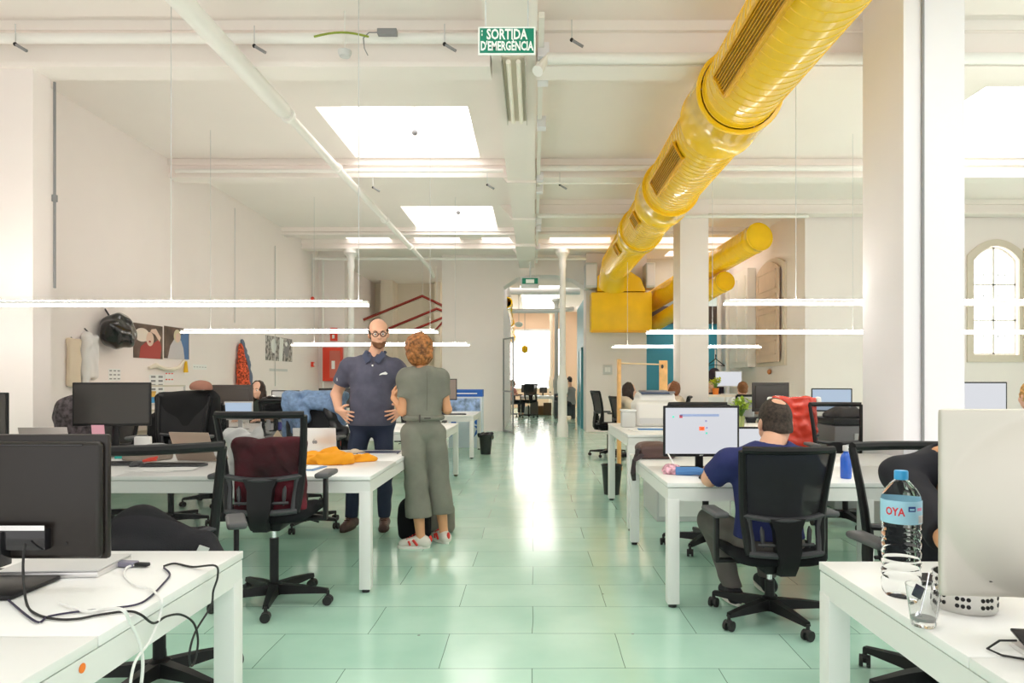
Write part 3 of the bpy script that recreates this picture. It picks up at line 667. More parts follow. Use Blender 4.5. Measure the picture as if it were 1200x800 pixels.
PAD = mat('dark grey arm pad', (.10, .10, .105), .5)
def office_chair(label, loc, rz, h=.46, group=None, mesh=MESH, arms=True, lean=0.0, base_rot=0, back=True, parts_low=False):
    o = thing('office_chair', label, 'office chair', (*loc, 0), rz, group)
    # five-star base
    b = MB(); b.lathe([(0, .055), (.045, .055), (.05, .075), (.045, .12), (.03, .13), (0, .13)], seg=16, caps=False)
    for k in range(5):
        a = base_rot+2*PI*k/5; d = Vector((math.cos(a), math.sin(a), 0)); n = Vector((-d.y, d.x, 0)); P = []
        for r, w, z0, z1 in ((.02, .032, .06, .12), (.17, .026, .068, .112), (.33, .018, .072, .095)):
            P += [d*r-n*w+Vector((0, 0, z0)), d*r+n*w+Vector((0, 0, z0)), d*r+n*w*.75+Vector((0, 0, z1)), d*r-n*w*.75+Vector((0, 0, z1))]
        b._add(P, [(0, 1, 5, 4), (1, 2, 6, 5), (2, 3, 7, 6), (3, 0, 4, 7), (4, 5, 9, 8), (5, 6, 10, 9), (6, 7, 11, 10), (7, 4, 8, 11), (8, 9, 10, 11), (3, 2, 1, 0)])
    b.build('star_base', BLACK, o)
    for k in range(5):
        a = base_rot+2*PI*k/5; d = Vector((math.cos(a), math.sin(a), 0)); n = Vector((-d.y, d.x, 0)); c = d*.33
        m = MB(); ax = (d*math.cos(k*1.7)+n*math.sin(k*1.7))
        for s in (-1, 1): m.tube([c+Vector((0, 0, .028))+ax*(s*.008), c+Vector((0, 0, .028))+ax*(s*.024)], .0275, 14)
        m.tube([c+Vector((0, 0, .028))-ax*.01, c+Vector((0, 0, .028))+ax*.01], .012, 8).tube([c+Vector((0, 0, .035)), c+Vector((0, 0, .085))], .010, 8)
        m.ell(c+Vector((0, 0, .045)), (.022, .022, .014), seg=10)
        m.build('castor', RUBBER, o)
    g = MB().tube([(0, 0, .12), (0, 0, h-.17)], .026, 14).build('gas_lift', BLACK, o)
    MB().tube([(0, 0, h-.18), (0, 0, h-.09)], .014, 12).build('piston', CHROME, g)
    MB().box((0, -.03, h-.075), (.17, .26, .05), bev=.012, taper=(1.2, 1.1)).tube([(.08, .02, h-.07), (.2, .05, h-.075), (.25, .05, h-.09)], .006, 6).build('tilt_mechanism', BLACK, o)
    s = MB()
    pr = []; 
    N = 28; rings = []
    for z, k in ((h-.045, .90), (h-.03, .985), (h-.005, 1.0), (h+.018, .96), (h+.026, .80), (h+.022, .4)):
        ring = []
        for i in range(N):
            t = 2*PI*i/N; c, sn = math.cos(t), math.sin(t); e = .38
            x = .255*abs(c)**e*(1 if c > 0 else -1)*k; y = .245*abs(sn)**e*(1 if sn > 0 else -1)*k
            dz = -.03*max(0, (y-.12)/.12)**2+.012*abs(x/.25)**3 if y > -.2 else .012*abs(x/.25)**3
            ring.append(s.bm.verts.new((x, y+.01, z+dz)))
        rings.append(ring)
    for a, c in zip(rings, rings[1:]):
        for i in range(N): s.bm.faces.new([a[i], a[(i+1) % N], c[(i+1) % N], c[i]])
    s.bm.faces.new(rings[0][::-1]); s.bm.faces.new(rings[-1]); s.build('seat', FABK, o, 60)
    if back:
        def bp(u, v, off=0):   # point on the curved back surface, u in -1..1, v = height above the seat
            w = .192+.05*min(1, max(0, (v+.0)/.56)); x = u*w
            y = -.245-.10*max(0, v-.1)-lean*v+.05*(u*u)*(1 if v > .15 else .6)-.03*math.sin(PI*min(1, max(0, v/.56)))*(-1)
            return Vector((x, y-off, h+v))
        fr = MB()
        for s_ in (-1, 1): fr.tube([bp(s_, v) for v in (.02, .1, .2, .3, .4, .5, .57)], [.020, .025, .025, .024, .023, .022, .022], 8, sx=.8)
        fr.tube([bp(u/6, .575+.0*abs(u)) for u in range(-6, 7)], .021, 8)
        fr.build('back_frame', BLACK, o)
        pm = MB(); G = [[pm.bm.verts.new(bp(u/6*.96, .22+.35*v/6, -.004)) for u in range(-6, 7)] for v in range(7)]
        for j in range(6):
            for i in range(12): pm.bm.faces.new([G[j][i], G[j][i+1], G[j+1][i+1], G[j+1][i]])
        pm.build('mesh_backrest', mesh, o)
        lb = MB(); lb.tube([bp(u/6, .225-.02*(1-(u/6)**2), .004) for u in range(-6, 7)], .016, 8, sx=1.3)
        lb.tube([bp(u/6, .03-.008*(1-(u/6)**2), .004) for u in range(-6, 7)], .018, 8)
        for s_ in (-1, 1):
            lb.tube([bp(s_*.9, v, .004) for v in (.03, .1, .16, .22)], .016, 6)
            lb.tube([bp(s_*.62, v, .0) for v in (.06, .10, .15, .17)], [.004, .012, .012, .004], 6)
        lb.tube([bp(u/6*.75, .075, .002) for u in range(-6, 7)], .009, 6)
        lb.build('lumbar_frame', CHARC if not parts_low else BLACK, o)
        sp = MB(); prev = None; rows_ = []
        for v, w, tk, dy in ((.215, .095, .018, 0), (.15, .07, .024, .0), (.05, .065, .028, -.005), (-.03, .045, .03, .0), (-.085, .04, .03, .03), (-.10, .04, .025, .15)):
            c = bp(0, v, .0)+Vector((0, dy, 0)); rows_.append([sp.bm.verts.new(c+Vector((sx*w, sy*tk, 0 if dy < .1 else -.0))) for sx, sy in ((-1, -1), (1, -1), (1, 1), (-1, 1))])
        for a, c in zip(rows_, rows_[1:]):
            for i in range(4): sp.bm.faces.new([a[i], a[(i+1) % 4], c[(i+1) % 4], c[i]])
        sp.bm.faces.new(rows_[0]); sp.bm.faces.new(rows_[-1]); sp.build('back_spine', BLACK, o)
    if arms:
        for s_ in (-1, 1):
            a = MB(); X = s_*.305
            a.box((X, -.01, h+.07), (.022, .055, .25), bev=.006).box((s_*.25, -.01, h-.055), (.13, .05, .02), bev=.006)
            a.box((s_*.13, -.01, h-.06), (.14, .05, .02), bev=.004).build('armrest', BLACK, o)
            MB().box((X, .01, h+.21), (.085, .25, .032), bev=.014, seg=3).build('arm_pad', PAD, o)
    return o

# ---- desks
desk('white bench desk with loose cables and an orange dot on its rail', -4.24, -1.02, .80, 2.40)
desk('white bench desk with the orange sweater and silver laptop where the bald man stands', -4.25, -1.02, 4.25, 5.85)
desk('white bench desk behind the standing woman with a pale card terminal on its end', -4.25, -1.05, 7.90, 9.50)
desk('farthest white bench desk beside the blue and white poster stand', -4.1, -1.02, 11.5, 13.1)
desk('white bench desk at the front carrying the water bottle and aluminium computer', .94, 4.14, .70, 2.26)
desk('white bench desk with the lit monitor where the man in navy sits', .775, 3.97, 3.97, 5.57, legs=[0, 1.17, 3.2], split=True)
desk('taller white table carrying the printer and white crate', .82, 1.95, 5.99, 7.6, h=.85, tops=1)
desk('white bench desk beyond the big column with plants and rear facing monitor', 2.15, 5.3, 7.9, 9.5)
desk('white bench desk under the arched window wall', 3.9, 7.6, 6.55, 7.75, split=False)
o = bpy.data.objects['desk']
MB().lathe([(0, 0), (.011, 0), (.011, .001), (0, .001)], (0, 0, 0), 20, M=Matrix.Translation((3.22-.003, .745, .678)) @ Matrix.Rotation(PI/2, 4, 'Y'), caps=False).build('orange_sticker', mat('orange sticker', (.95, .22, .02), .5), o)
desk('white table in the far room loaded with boxes beneath', -.52, .78, 25.2, 26.6, split=False, tops=1)

# ---- chairs
CH = 'office chairs'
c_l1 = office_chair('black mesh office chair tucked behind the front desk with a black backpack on its seat', (-1.62, 2.95), rad(26), .48, base_rot=rad(20))
c_l2 = office_chair('black mesh office chair with dark red jacket inside its back at the orange sweater desk', (-1.55, 4.07), rad(3), .56, base_rot=rad(-72-8))
c_r1 = office_chair('black office chair in which the man in navy sits', (1.31, 3.80), rad(3), .39, base_rot=rad(138), mesh=MESHD)
c_r0 = office_chair('black mesh office chair of the woman in black by the water bottle', (1.71, 2.89), rad(184), .45, base_rot=rad(10))
office_chair('office chair of the dark haired woman framed by the pine uprights', (1.55, 11.3), rad(-80), .47, base_rot=.2, mesh=MESHD)
office_chair('office chair of the brown haired person behind the second pine upright', (2.42, 11.8), rad(75), .46, base_rot=.5, mesh=MESHD)
office_chair('office chair of the woman peering over the brown monitor', (-3.97, 9.9), rad(180), .48, base_rot=.5, mesh=MESHD)
office_chair('office chair hidden behind the pale screen and cabinet by the blue wall', (3.86, 15.0), rad(180), .48, base_rot=.5, mesh=MESHD)
# chairs facing back towards the camera behind their desks
office_chair('office chair draped with a blue denim jacket behind the silver laptop', (-2.08, 6.2), rad(180), .60, mesh=MESHD, base_rot=.3)
office_chair('office chair hung with a plain black jacket behind the beige cloth pile', (-3.30, 6.2), rad(180), .60, mesh=MESHD, base_rot=.7)
office_chair('grey backed mesh office chair between the black jacket chair and a lit laptop', (-3.42, 7.35), rad(-10), .50, mesh=MESHD, base_rot=.2)
office_chair('see-through mesh office chair in front of the woman peering over a screen', (-2.62, 7.3), rad(8), .54, base_rot=.1)
office_chair('empty mesh office chair behind the lit search page monitor', (1.36, 5.42), rad(180), .55, base_rot=rad(200), mesh=MESHD, arms=False)
office_chair('black office chair turned sideways standing alone by the white block', (1.30, 11.95), rad(-78), .55, base_rot=.5, mesh=MESHD)
office_chair('mesh office chair right behind the big square column beside the red wrapped chair', (2.88, 6.32), rad(176), .52, base_rot=.3)
office_chair('mesh office chair tucked at the desk with the card terminal', (-1.75, 10.1), rad(185), .48, base_rot=.9, mesh=MESHD)
office_chair('black office chair pushed under the farthest desk by the poster stand', (-1.75, 11.0), rad(5), .45, base_rot=1.4, mesh=MESHD)
office_chair('mesh office chair with thick rim behind the woman in pale shirt', (3.55, 11.45), rad(3), .50, base_rot=.6)
office_chair('blue grey office chair of the woman with the hair bun', (4.42, 5.95), rad(3), .47, base_rot=.2, mesh=mat('blue grey fabric', (.18, .25, .36), .85))
office_chair('black office chair at the far room table by the glass door', (-.85, 24.9), rad(-60), .55, base_rot=.2, mesh=MESHD)
office_chair('second black office chair at the far room table', (-.2, 24.2), rad(20), .60, base_rot=1.2, mesh=MESHD)

# ---- monitors
def monitor(label, loc, rz, w, hh, z0, screen=SCREENOFF, tilt=0, m=BLACK, foot=.2, t=.035, name='computer_monitor', cat='monitor', hb=None, neck=True, bez=.014):
    """screen faces local -Y; loc = foot on the surface (x, y, z); z0 = height of the lower edge above that surface"""
    o = thing(name, label, cat, loc, rz); Rm = Matrix.Translation((0, 0, z0)) @ Matrix.Rotation(tilt, 4, 'X')
    MB().box((0, 0, hh/2), (w, t*.5, hh), bev=.006, M=Rm).build('casing', m, o); MB().box((0, t*.5, hh/2), (w*.86, t*.6, hh*.8), bev=.012, M=Rm).build('rear_housing', m, o)
    MB().b(-w/2+bez, w/2-bez, -t*.25-.0015, -t*.25+.002, bez*1.4, hh-bez, M=Rm).build('screen', screen, o)
    if neck:
        MB().box((0, t+.02, z0*.5+.065), (.05, .03, z0+.12), bev=.006).box((0, t*.5+.01, z0+hh*.35), (.09, .05, .09), bev=.006).build('stand_neck', m, o)
        MB().box((0, .03, .009), (foot*1.25, foot, .016), bev=.005).build('stand_base', m, o)
    return o
def scr(name, col=(.9, .93, 1), es=1.0): return mat(name, (.02, .02, .02), .3, emis=col, es=es)
SCRW = scr('lit white screen', (.92, .94, 1), .95); SCRB = scr('lit pale blue screen', (.62, .78, .98), .9)
D = .73
# front-left monitor seen from behind
mo = thing('computer_monitor', 'large dark monitor seen from behind on the front desk beside loose cables', 'monitor', (-1.53, 1.98, D))
Mx = Matrix.Translation((0, 0, .085))
MBK = mat('satin black brown plastic', (.016, .012, .010), .34, spec=.5)
MB().box((0, .0, .178), (.60, .022, .36), bev=.008, M=Mx).build('casing', MBK, mo); MB().box((0, -.022, .172), (.585, .03, .335), bev=.014, seg=3, M=Mx).build('rear_housing', MBK, mo)
MB().b(-.28, .245, -.039, -.036, .328, .331, M=Mx).build('vent_slot', BLACKG, mo)
MB().b(-.29, .29, .0115, .0135, .015, .345, M=Mx).build('screen', SCREENOFF, mo)
MB().b(-.2, .155, -.062, -.034, .035, .095, M=Mx, bev=.004).b(-.03, .04, -.075, -.03, -.01, .09, M=Mx, bev=.004).build('port_cover', BLACKG, mo)
MB().b(-.26, .155, -.064, -.060, .092, .106, M=Mx).build('glossy_strip', CHROME, mo)
MB().box((-.12, -.02, .115), (.09, .03, .2), bev=.006).build('stand_neck', BLACK, mo)
MB().box((-.06, -.03, .008), (.34, .2, .014), bev=.005).build('stand_base', BLACK, mo)
MB().ell((-.30+.0, -.05, .385), (.05, .02, .03), R=(0, .4, 0)).build('clear_tape', mat('clear plastic film', (.8, .8, .82), .1, trans=.6), mo)
MB().lathe([(0, 0), (.004, 0), (.004, .002), (0, .002)], M=Mx @ Matrix.Translation((.20, -.0385, .05)) @ Matrix.Rotation(PI/2, 4, 'X'), caps=False, seg=10).build('screw_hole', RUBBER, mo)

monitor('wide dark monitor switched off above a pink sticky note', (-3.35, 5.42, D), rad(4), .60, .345, .235)
monitor('dark monitor at the pilaster end of the desk beside the pale open laptop', (-4.0, 4.95, D), rad(-16), .50, .31, .20)
monitor('monitor with brown bezel behind the woman peering over a screen', (-3.78, 8.45, D), rad(176), .62, .37, .17, m=mat('dark brown plastic', (.09, .075, .07), .4))
monitor('white monitor frame showing a blue page beyond the grey backed chair', (-3.55, 8.2, D), rad(2), .34, .22, .12, screen=SCRB, m=LGREY, foot=.14)
monitor('small dark monitor with pale reflections behind the denim jacket', (-2.62, 9.05, D), rad(6), .46, .26, .23)
monitor('dark rimmed monitor with pale grey screen on the desk behind the denim jacket', (-3.35, 9.2, D), rad(0), .38, .24, .22, screen=mat('pale grey screen', (.55, .55, .55), .4))
monitor('brown grey monitor facing the aisle on the farthest desk by the blue poster', (-1.62, 12.2, D), rad(0), .48, .38, .24, screen=mat('reflective brown screen', (.32, .25, .22), .25))
mm = monitor('monitor showing a white search page with an orange play icon', (1.10, 4.50, D), 0, .50, .335, .095, screen=SCRW)
def sq(x0, x1, z0, z1, name, m): MB().b(x0, x1, -.0125, -.0105, .095+z0, .095+z1).build(name, m, mm)
sq(-.14, .115, .265, .28, 'search_bar', mat('blue grey bar', (.25, .32, .5), .5, emis=(.25, .32, .55), es=.5))
sq(-.015, .02, .172, .198, 'play_icon', mat('orange icon', (.9, .15, .05), .5, emis=(.9, .12, .04), es=.6))
sq(-.0, .008, .18, .19, 'play_mark', PAPER)
sq(-.145, -.125, .255, .275, 'red_shield_icon', mat('red icon', (.5, .05, .08), .5, emis=(.5, .05, .08), es=.4))
for x, z, c in ((-.185, .262, (.1, .7, .5)), (.03, .235, (.3, .3, .5)), (.033, .155, (.05, .6, .4)), (.035, .19, (.3, .3, .7))): sq(x-.006, x+.006, z-.006, z+.006, 'page_icon', mat('page icon %.1f' % c[0], c, .5, emis=c, es=.4))
text_mesh('maker_mark', 'acer', .014, SIGNW, mm, (0, -.0095, .106), (PI/2, 0, 0))
monitor('low white screen showing beside the head of the man in navy', (1.62, 4.95, D), rad(-3), .34, .22, .04, screen=SCRW, foot=.12)
monitor('dark square monitor seen from behind with broad stand past the plants', (2.77, 8.0, D), rad(188), .46, .34, .23, m=mat('warm black plastic', (.055, .05, .048), .5))
monitor('slim blue lit monitor partly behind the big column', (3.55, 8.15, .73), rad(-20), .45, .28, .22, screen=SCRB, foot=.16)
monitor('monitor with bright white page in front of the woman with the hair bun', (4.55, 6.95, D), rad(-4), .50, .32, .26, screen=SCRW)
monitor('pale screen in front of the people by the blue wall', (3.72, 14.12, 1.03), rad(0), .55, .32, .16, screen=SCRW, m=LGREY)

# aluminium all-in-one on the front right desk, seen from behind
im = thing('all_in_one_computer', 'large aluminium all-in-one computer seen from behind on the front desk', 'computer', (1.285, 1.60, D), rad(-4))
fld = Field((-.34, -.07, .06), (.34, .03, .56), .006)
fld.box((0, .0, .31), (.325, .009, .222), .008, 0)
fld.ell((0, -.004, .30), (.30, .052, .215), .03)
fld.cut((0, 0.008, 0), (0, 1, 0))
mi = fld.mesh('casing', ALU, im)
for v in mi.data.vertices: pass
MB().b(-.315, .315, .009, .011, .14, .52).build('screen', SCREENOFF, im)
MB().box((0, -.075, .115), (.17, .012, .22), bev=.004, R=(rad(-16), 0, 0)).build('stand_neck', ALU, im)
MB().box((0, -.04, .005), (.19, .19, .008), bev=.003).build('stand_base', ALU, im)
MB().b(-.215, -.18, -.0115, -.008, .125, .128).build('port', BLACKG, im)
MB().tube([(-.12, -.055, .165), (-.09, -.10, .12), (-.07, -.12, .06), (-.0, -.13, .008), (.2, -.12, .008)], .005, 8).build('power_cable', RUBBER, im)

# laptops
def laptop(label, loc, rz, w, d, m=SILV, angle=105, logo=True, lid=None):
    """origin at hinge centre; keyboard deck extends along local -Y, the lid back faces +Y"""
    o = thing('laptop', label, 'laptop', loc, rz); lid = lid or d
    MB().box((0, -d/2, .008), (w, d, .014), bev=.004).build('keyboard_deck', m, o)
    MB().b(-w*.42, w*.42, -d*.55, -d*.08, .0155, .0165).build('keys', BLACK, o)
    R = Matrix.Translation((0, 0, .014)) @ Matrix.Rotation(-rad(angle-90), 4, 'X')
    MB().box((0, 0, lid/2), (w, .007, lid), bev=.003, M=R).build('lid', m, o)
    MB().b(-w*.47, w*.47, -.005, -.0036, .012, lid-.01, M=R).build('screen', SCREENOFF, o)
    if logo:
        g = MB(); g.ell((-.008, .0037, lid*.5), (.012, .001, .014), M=R, seg=10).ell((.008, .0037, lid*.5), (.012, .001, .014), M=R, seg=10); g.ell((.004, .0037, lid*.5+.021), (.003, .001, .006), M=R, seg=8)
        g.build('lid_emblem', GREYP, o)
    return o
laptop('silver laptop with its lid towards the viewer behind the orange sweater', (-1.69, 5.28, D), rad(180), .33, .22, SILV, 100)
laptop('grey brown laptop lid beside the mesh chair with the red jacket', (-2.50, 5.05, D), rad(168), .33, .22, mat('bronze laptop lid', (.40, .31, .25), .35, .5), 112, logo=False)
laptop('pale grey open laptop between the pilaster end monitor and the wide monitor', (-3.78, 5.3, D), rad(184), .36, .23, mat('warm grey laptop', (.45, .41, .39), .4, .3), 105, logo=False)
sl = thing('closed_laptop', 'grey closed laptop lying behind the big dark monitor', 'laptop', (-1.48, 2.16, D), rad(4))
MB().box((0, 0, .009), (.30, .2, .018), bev=.005).build('body', SILV, sl); MB().box((0, 0, .021), (.298, .198, .005), bev=.002).build('lid', LGREY, sl)

# keyboards, mice
def keyboard(label, loc, rz, m=CHARC, km=BLACK):
    o = thing('keyboard', label, 'keyboard', loc, rz); MB().box((0, 0, .009), (.42, .13, .016), bev=.004).build('body', m, o)
    k = MB()
    for j in range(5):
        for i in range(20): k.b(-.2+i*.02, -.2+i*.02+.016, -.052+j*.021, -.052+j*.021+.017, .016, .021)
    k.build('keys', km, o, 0); return o
def mouse(label, loc, rz, m=CHARC):
    o = thing('computer_mouse', label, 'mouse', loc, rz); f = Field((-.04, -.06, 0), (.04, .06, .045), .004)
    f.ell((0, 0, .004), (.032, .055, .034), 0).cut((0, 0, 0.001), (0, 0, -1)); f.mesh('shell', m, o); MB().tube([(0, .02, .036), (0, .04, .030)], .004, 8).build('wheel', GREYP, o); return o
# ================================================================ SMALL THINGS
def dp(px, py, z=.735): Y = (H-z)*F/(py-CY); return Vector(((px-CX)/F*Y, Y, z))
def wp(px, py):         # point on the poster wall
    Y = 5.37*F/(CX-px); return Vector((WX, Y, H-(py-CY)/F*Y))
def clothy(name, label, cat, m, boxes, loc=(0, 0, 0), rz=0, vox=.008, amp=.006, fr=30, seed=1, cutz=None, parent=None, part=None):
    """a soft object from rounded boxes / cones: entries ('b', c, h, rnd) or ('c', a, b, ra, rb) or ('e', c, r)"""
    P = []
    for e in boxes:
        if e[0] == 'c': P += [np.array(e[1])-max(e[3:5]), np.array(e[1])+max(e[3:5]), np.array(e[2])-max(e[3:5]), np.array(e[2])+max(e[3:5])]
        else: P += [np.array(e[1])-max(e[2])*1.2, np.array(e[1])+max(e[2])*1.2]
    P = np.array(P); f = Field(P.min(0)-.02, P.max(0)+.02, vox)
    for e in boxes:
        if e[0] == 'b': f.box(e[1], e[2], e[3], .03)
        elif e[0] == 'c': f.cone(e[1], e[2], e[3], e[4], .03)
        elif e[0] == 'e': f.ell(e[1], e[2], .03)
        elif e[0] == '-e': f.ell(e[1], e[2], .02, 's')
    if amp: f.wrinkle(amp, fr, seed)
    if cutz is not None: f.cut((0, 0, cutz), (0, 0, -1))
    if parent: return f.mesh(part or name, m, parent)
    o = f.mesh(name, m); o.location = loc; o.rotation_euler = (0, 0, rz); return tag(o, label, cat)

# -- on and around the front desks
f = clothy('backpack', 'crumpled black backpack with a pale buckle on the seat of the front mesh chair', 'backpack', mat('dark backpack cloth', (.018, .017, .022), .85, bump=.3, bscale=200),
       [('b', (-.02, .02, .09), (.20, .12, .09), .05), ('e', (-.10, .02, .20), (.12, .09, .09)), ('c', (-.08, .0, .22), (.16, -.05, .08), .06, .05), ('c', (.1, -.05, .10), (.22, -.08, .03), .05, .03)], loc=(-1.50, 2.80, .525), rz=rad(26), amp=.008, fr=22, cutz=0.0)
bk = MB(); bk.prism([(-.02, -.03), (.02, -.03), (.02, .03), (-.02, .03)], -.004, .004, 'y', hole=[[(-.011, -.018), (.011, -.018), (.011, .0), (-.011, .0)]])
b = bk.build('buckle', LGREY, f, 0); b.location = (.12, -.135, .11); b.rotation_euler = (0, rad(25), 0)

jk = clothy('jacket', 'dark red jacket stuffed inside the back of the mesh chair', 'jacket', mat('dark maroon cloth', (.10, .008, .016), .8, bump=.25, bscale=120, var=.5, vscale=6),
       [('b', (.02, 0, .21), (.20, .035, .21), .03), ('c', (-.17, 0, .40), (.20, 0, .41), .028, .028), ('c', (.06, -.03, .38), (.17, -.04, .22), .014, .014)], loc=(-1.54, 3.93, .565), rz=rad(3), amp=.008, fr=30, cutz=0)
clothy('plastic_bag', 'crumpled white plastic bag beside the dark red jacket in the chair', 'bag', mat('white plastic film', (.75, .74, .74), .3),
       [('b', (.02, 0, .19), (.10, .045, .19), .03), ('c', (.08, 0, .36), (.11, 0, .46), .04, .005), ('e', (-.04, 0, .38), (.08, .04, .05))], loc=(-1.72, 4.03, .62), amp=.008, fr=45, cutz=0)
b = thing('carton', 'small beige gable topped carton behind the dark red jacket', 'carton', (-1.655, 4.40, .731), rad(20)); MB().b(-.035, .035, -.035, .035, 0, .22).build('carton_body', mat('beige card', (.70, .55, .38), .6), b); MB().prism([(-.035, .22), (.035, .22), (.005, .27), (-.005, .27)], -.035, .035, 'y').build('gable_top', mat('beige card', (.70, .55, .38), .6), b)

def cable(name, label, pts, r, m, cat='cable', desk_edge=None):
    o = thing(name, label, cat, pts[0]); P = [Vector(p)-Vector(pts[0]) for p in pts]
    # smooth
    Q = []
    n = len(P)
    for i in range(n-1):
        p0, p1, p2, p3 = P[max(i-1, 0)], P[i], P[i+1], P[min(i+2, n-1)]
        for k in range(6):
            t = k/6; Q.append(.5*((2*p1)+(-p0+p2)*t+(2*p0-5*p1+4*p2-p3)*t*t+(-p0+3*p1-3*p2+p3)*t**3))
    Q.append(P[-1]); MB().tube(Q, r, 8).build('cable_run', m, o, 60); return o
def ep(px, py):   # point on the front-left desk or hanging just off its edge
    ex = 286-(py-645)/.542
    if px <= ex-4: return dp(px, py, .735)
    Y = -1.000*F/(px-CX); return Vector((-1.0, Y, H-(py-CY)/F*Y))
A = [(29, 637), (26, 660), (25, 690), (31, 706), (42, 719), (65, 725), (90, 725), (117, 720), (150, 716)]
B = [(165, 720), (180, 730), (195, 722), (212, 720), (227, 730), (232, 750), (229, 772), (224, 780), (222, 765), (229, 740), (247, 710), (250, 692)]
E = [(226, 664), (205, 660), (192, 663)]
p0 = at(29, 637, 1.9); P = [p0, at(27, 668, 1.86)]+[ep(*q) for q in A[3:]]
cable('power_cable', 'black cable running from the monitor ports over the desk edge in a hanging loop', P+[Vector((-1.0, -1.0*F/(q[0]-CX), H-(q[1]-CY)/F*(-1.0*F/(q[0]-CX)))) for q in B]+[Vector((-.99, 2.135, .715)), Vector((-1.0, 2.14, .748))]+[ep(*q) for q in E], .0032, RUBBER)
P = [ep(*q) for q in [(10, 703), (42, 728), (57, 722), (87, 717), (135, 712), (160, 708), (175, 700), (190, 685), (199, 673), (192, 665)]]
cable('power_cable', 'second black cable curling across the front desk to the small adapter', P, .0028, mat('dark violet cable', (.03, .025, .06), .5))
P = [dp(165, 661, .737), dp(150, 664, .737), dp(146, 673, .737), dp(158, 685, .737), dp(176, 690, .737)]+[Vector((-1.0, -1.0*F/(q[0]-CX), H-(q[1]-CY)/F*(-1.0*F/(q[0]-CX)))) for q in [(189, 702), (189, 715), (184, 732), (175, 752), (160, 772), (154, 792), (152, 815)]]
cable('charging_cable', 'white cable looping from the adapter and dropping off the front desk', P, .0036, mat('white cable', (.85, .85, .83), .4))
P = [dp(70, 706, .737), dp(100, 716, .738), dp(120, 714, .739)]+[Vector((-1.0, -1.0*F/(q[0]-CX), H-(q[1]-CY)/F*(-1.0*F/(q[0]-CX)))) for q in [(143, 714), (152, 728), (162, 748), (167, 770), (166, 797), (160, 830)]]
cable('charging_cable', 'white cable falling straight down by the orange sticker', P, .0042, mat('white cable', (.85, .85, .83), .4))
P = [dp(-60, 668, .737), dp(20, 666, .737), dp(70, 663, .737), dp(125, 662, .737)]
cable('adapter_cable', 'short dark cable leading from the closed laptop to the adapter', P, .003, RUBBER)
o = thing('power_adapter', 'small silver grey adapter bar on the front desk among the cables', 'adapter', dp(146, 663, .731), rad(-8)); MB().b(-.045, .04, -.017, .017, 0, .016, bev=.004).build('casing', mat('violet grey metal', (.30, .29, .38), .4, .5), o); MB().b(.04, .085, -.01, .01, .002, .013, bev=.003).build('plug', RUBBER, o)

# near right desk: bottle, glass, holder, phone, mug
PET = mat('clear bottle plastic', (.97, .99, 1), .02, trans=1, ior=1.12)
bo = thing('water_bottle', 'large clear plastic water bottle with pale blue label and blue cap', 'bottle', (1.024, 1.905, .7305), rad(12))
pr = [(0, 0), (.040, 0), (.048, .012), (.050, .03)]
for i in range(6): z = .035+i*.026; pr += [(.050, z), (.0505, z+.008), (.0465, z+.016), (.050, z+.024)]
pr += [(.048, .195), (.051, .205), (.051, .268), (.050, .275), (.040, .296), (.024, .316), (.0165, .322), (.0165, .330), (0, .330)]
MB().lathe(pr, seg=36, caps=False).build('bottle_body', PET, bo, 50)
MB().lathe([(.0515, .205), (.0523, .207), (.0523, .266), (.0515, .268)], seg=40, caps=False).build('bottle_label', mat('pale blue label', (.42, .72, .90), .4), bo)
MB().lathe([(.0, .347), (.0165, .347), (.018, .344), (.018, .323), (.0165, .322), (0, .322)], seg=24, caps=False).build('bottle_cap', mat('blue cap', (.05, .38, .75), .35), bo)
def wrap_text(s, size, z, a0, m, name='label_lettering', r=.0527, sx=1, bold=0):
    t = text_mesh(name, s, size, m, bo, (0, 0, 0), (0, 0, 0), bold, sx, ext=.0002); t.scale = (1, 1, 1)
    for v in t.data.vertices:
        u, w, d = v.co.x*sx, v.co.y, v.co.z; a = a0+u/r; v.co = (r*math.cos(a)+d*math.cos(a), r*math.sin(a)+d*math.sin(a), z+w)
    return t
wrap_text('OYA', .030, .238, rad(-90-12-46), mat('red label ink', (.75, .03, .04), .4), bold=.0008, sx=.8)
def patch(name, a, z, w, hh, m, r=.0527):
    k = MB(); n = 6
    for i in range(n):
        a0, a1 = a-w/2/r+w/r*i/n, a-w/2/r+w/r*(i+1)/n
        k._add([(r*math.cos(a0), r*math.sin(a0), z-hh/2), (r*math.cos(a1), r*math.sin(a1), z-hh/2), (r*math.cos(a1), r*math.sin(a1), z+hh/2), (r*math.cos(a0), r*math.sin(a0), z+hh/2)], [(0, 1, 2, 3)])
    return k.build(name, m, bo)
patch('label_emblem', rad(-102+2), .248, .020, .014, mat('navy label ink', (.03, .07, .3), .4))
patch('label_emblem', rad(-102+2), .247, .013, .005, mat('pale blue label', (.42, .72, .90), .4), .0529)
patch('barcode_panel', rad(-102+38), .219, .026, .022, PAPER)
for i in range(6): patch('barcode_bar', rad(-102+38-12+i*4.6), .219, .0012, .018, GREYP, .0529)
patch('pink_print', rad(-102+30), .247, .020, .008, mat('pink label ink', (.8, .3, .5), .5))
gl = thing('drinking_glass', 'small clear glass holding a spoon and tea bag', 'glass', (.952, 1.67, .7305))
MB().lathe([(0, 0), (.026, 0), (.028, .004), (.040, .098), (.0385, .098), (.0265, .014), (0, .012)], seg=32, caps=False).build('tumbler', mat('tumbler glass', (.93, .95, .95), .03, trans=1, ior=1.3), gl, 50)
MB().lathe([(0, .0125), (.0262, .0145), (.0272, .022), (0, .022)], seg=24, caps=False).build('dregs', mat('grey dregs', (.35, .34, .33), .5), gl)
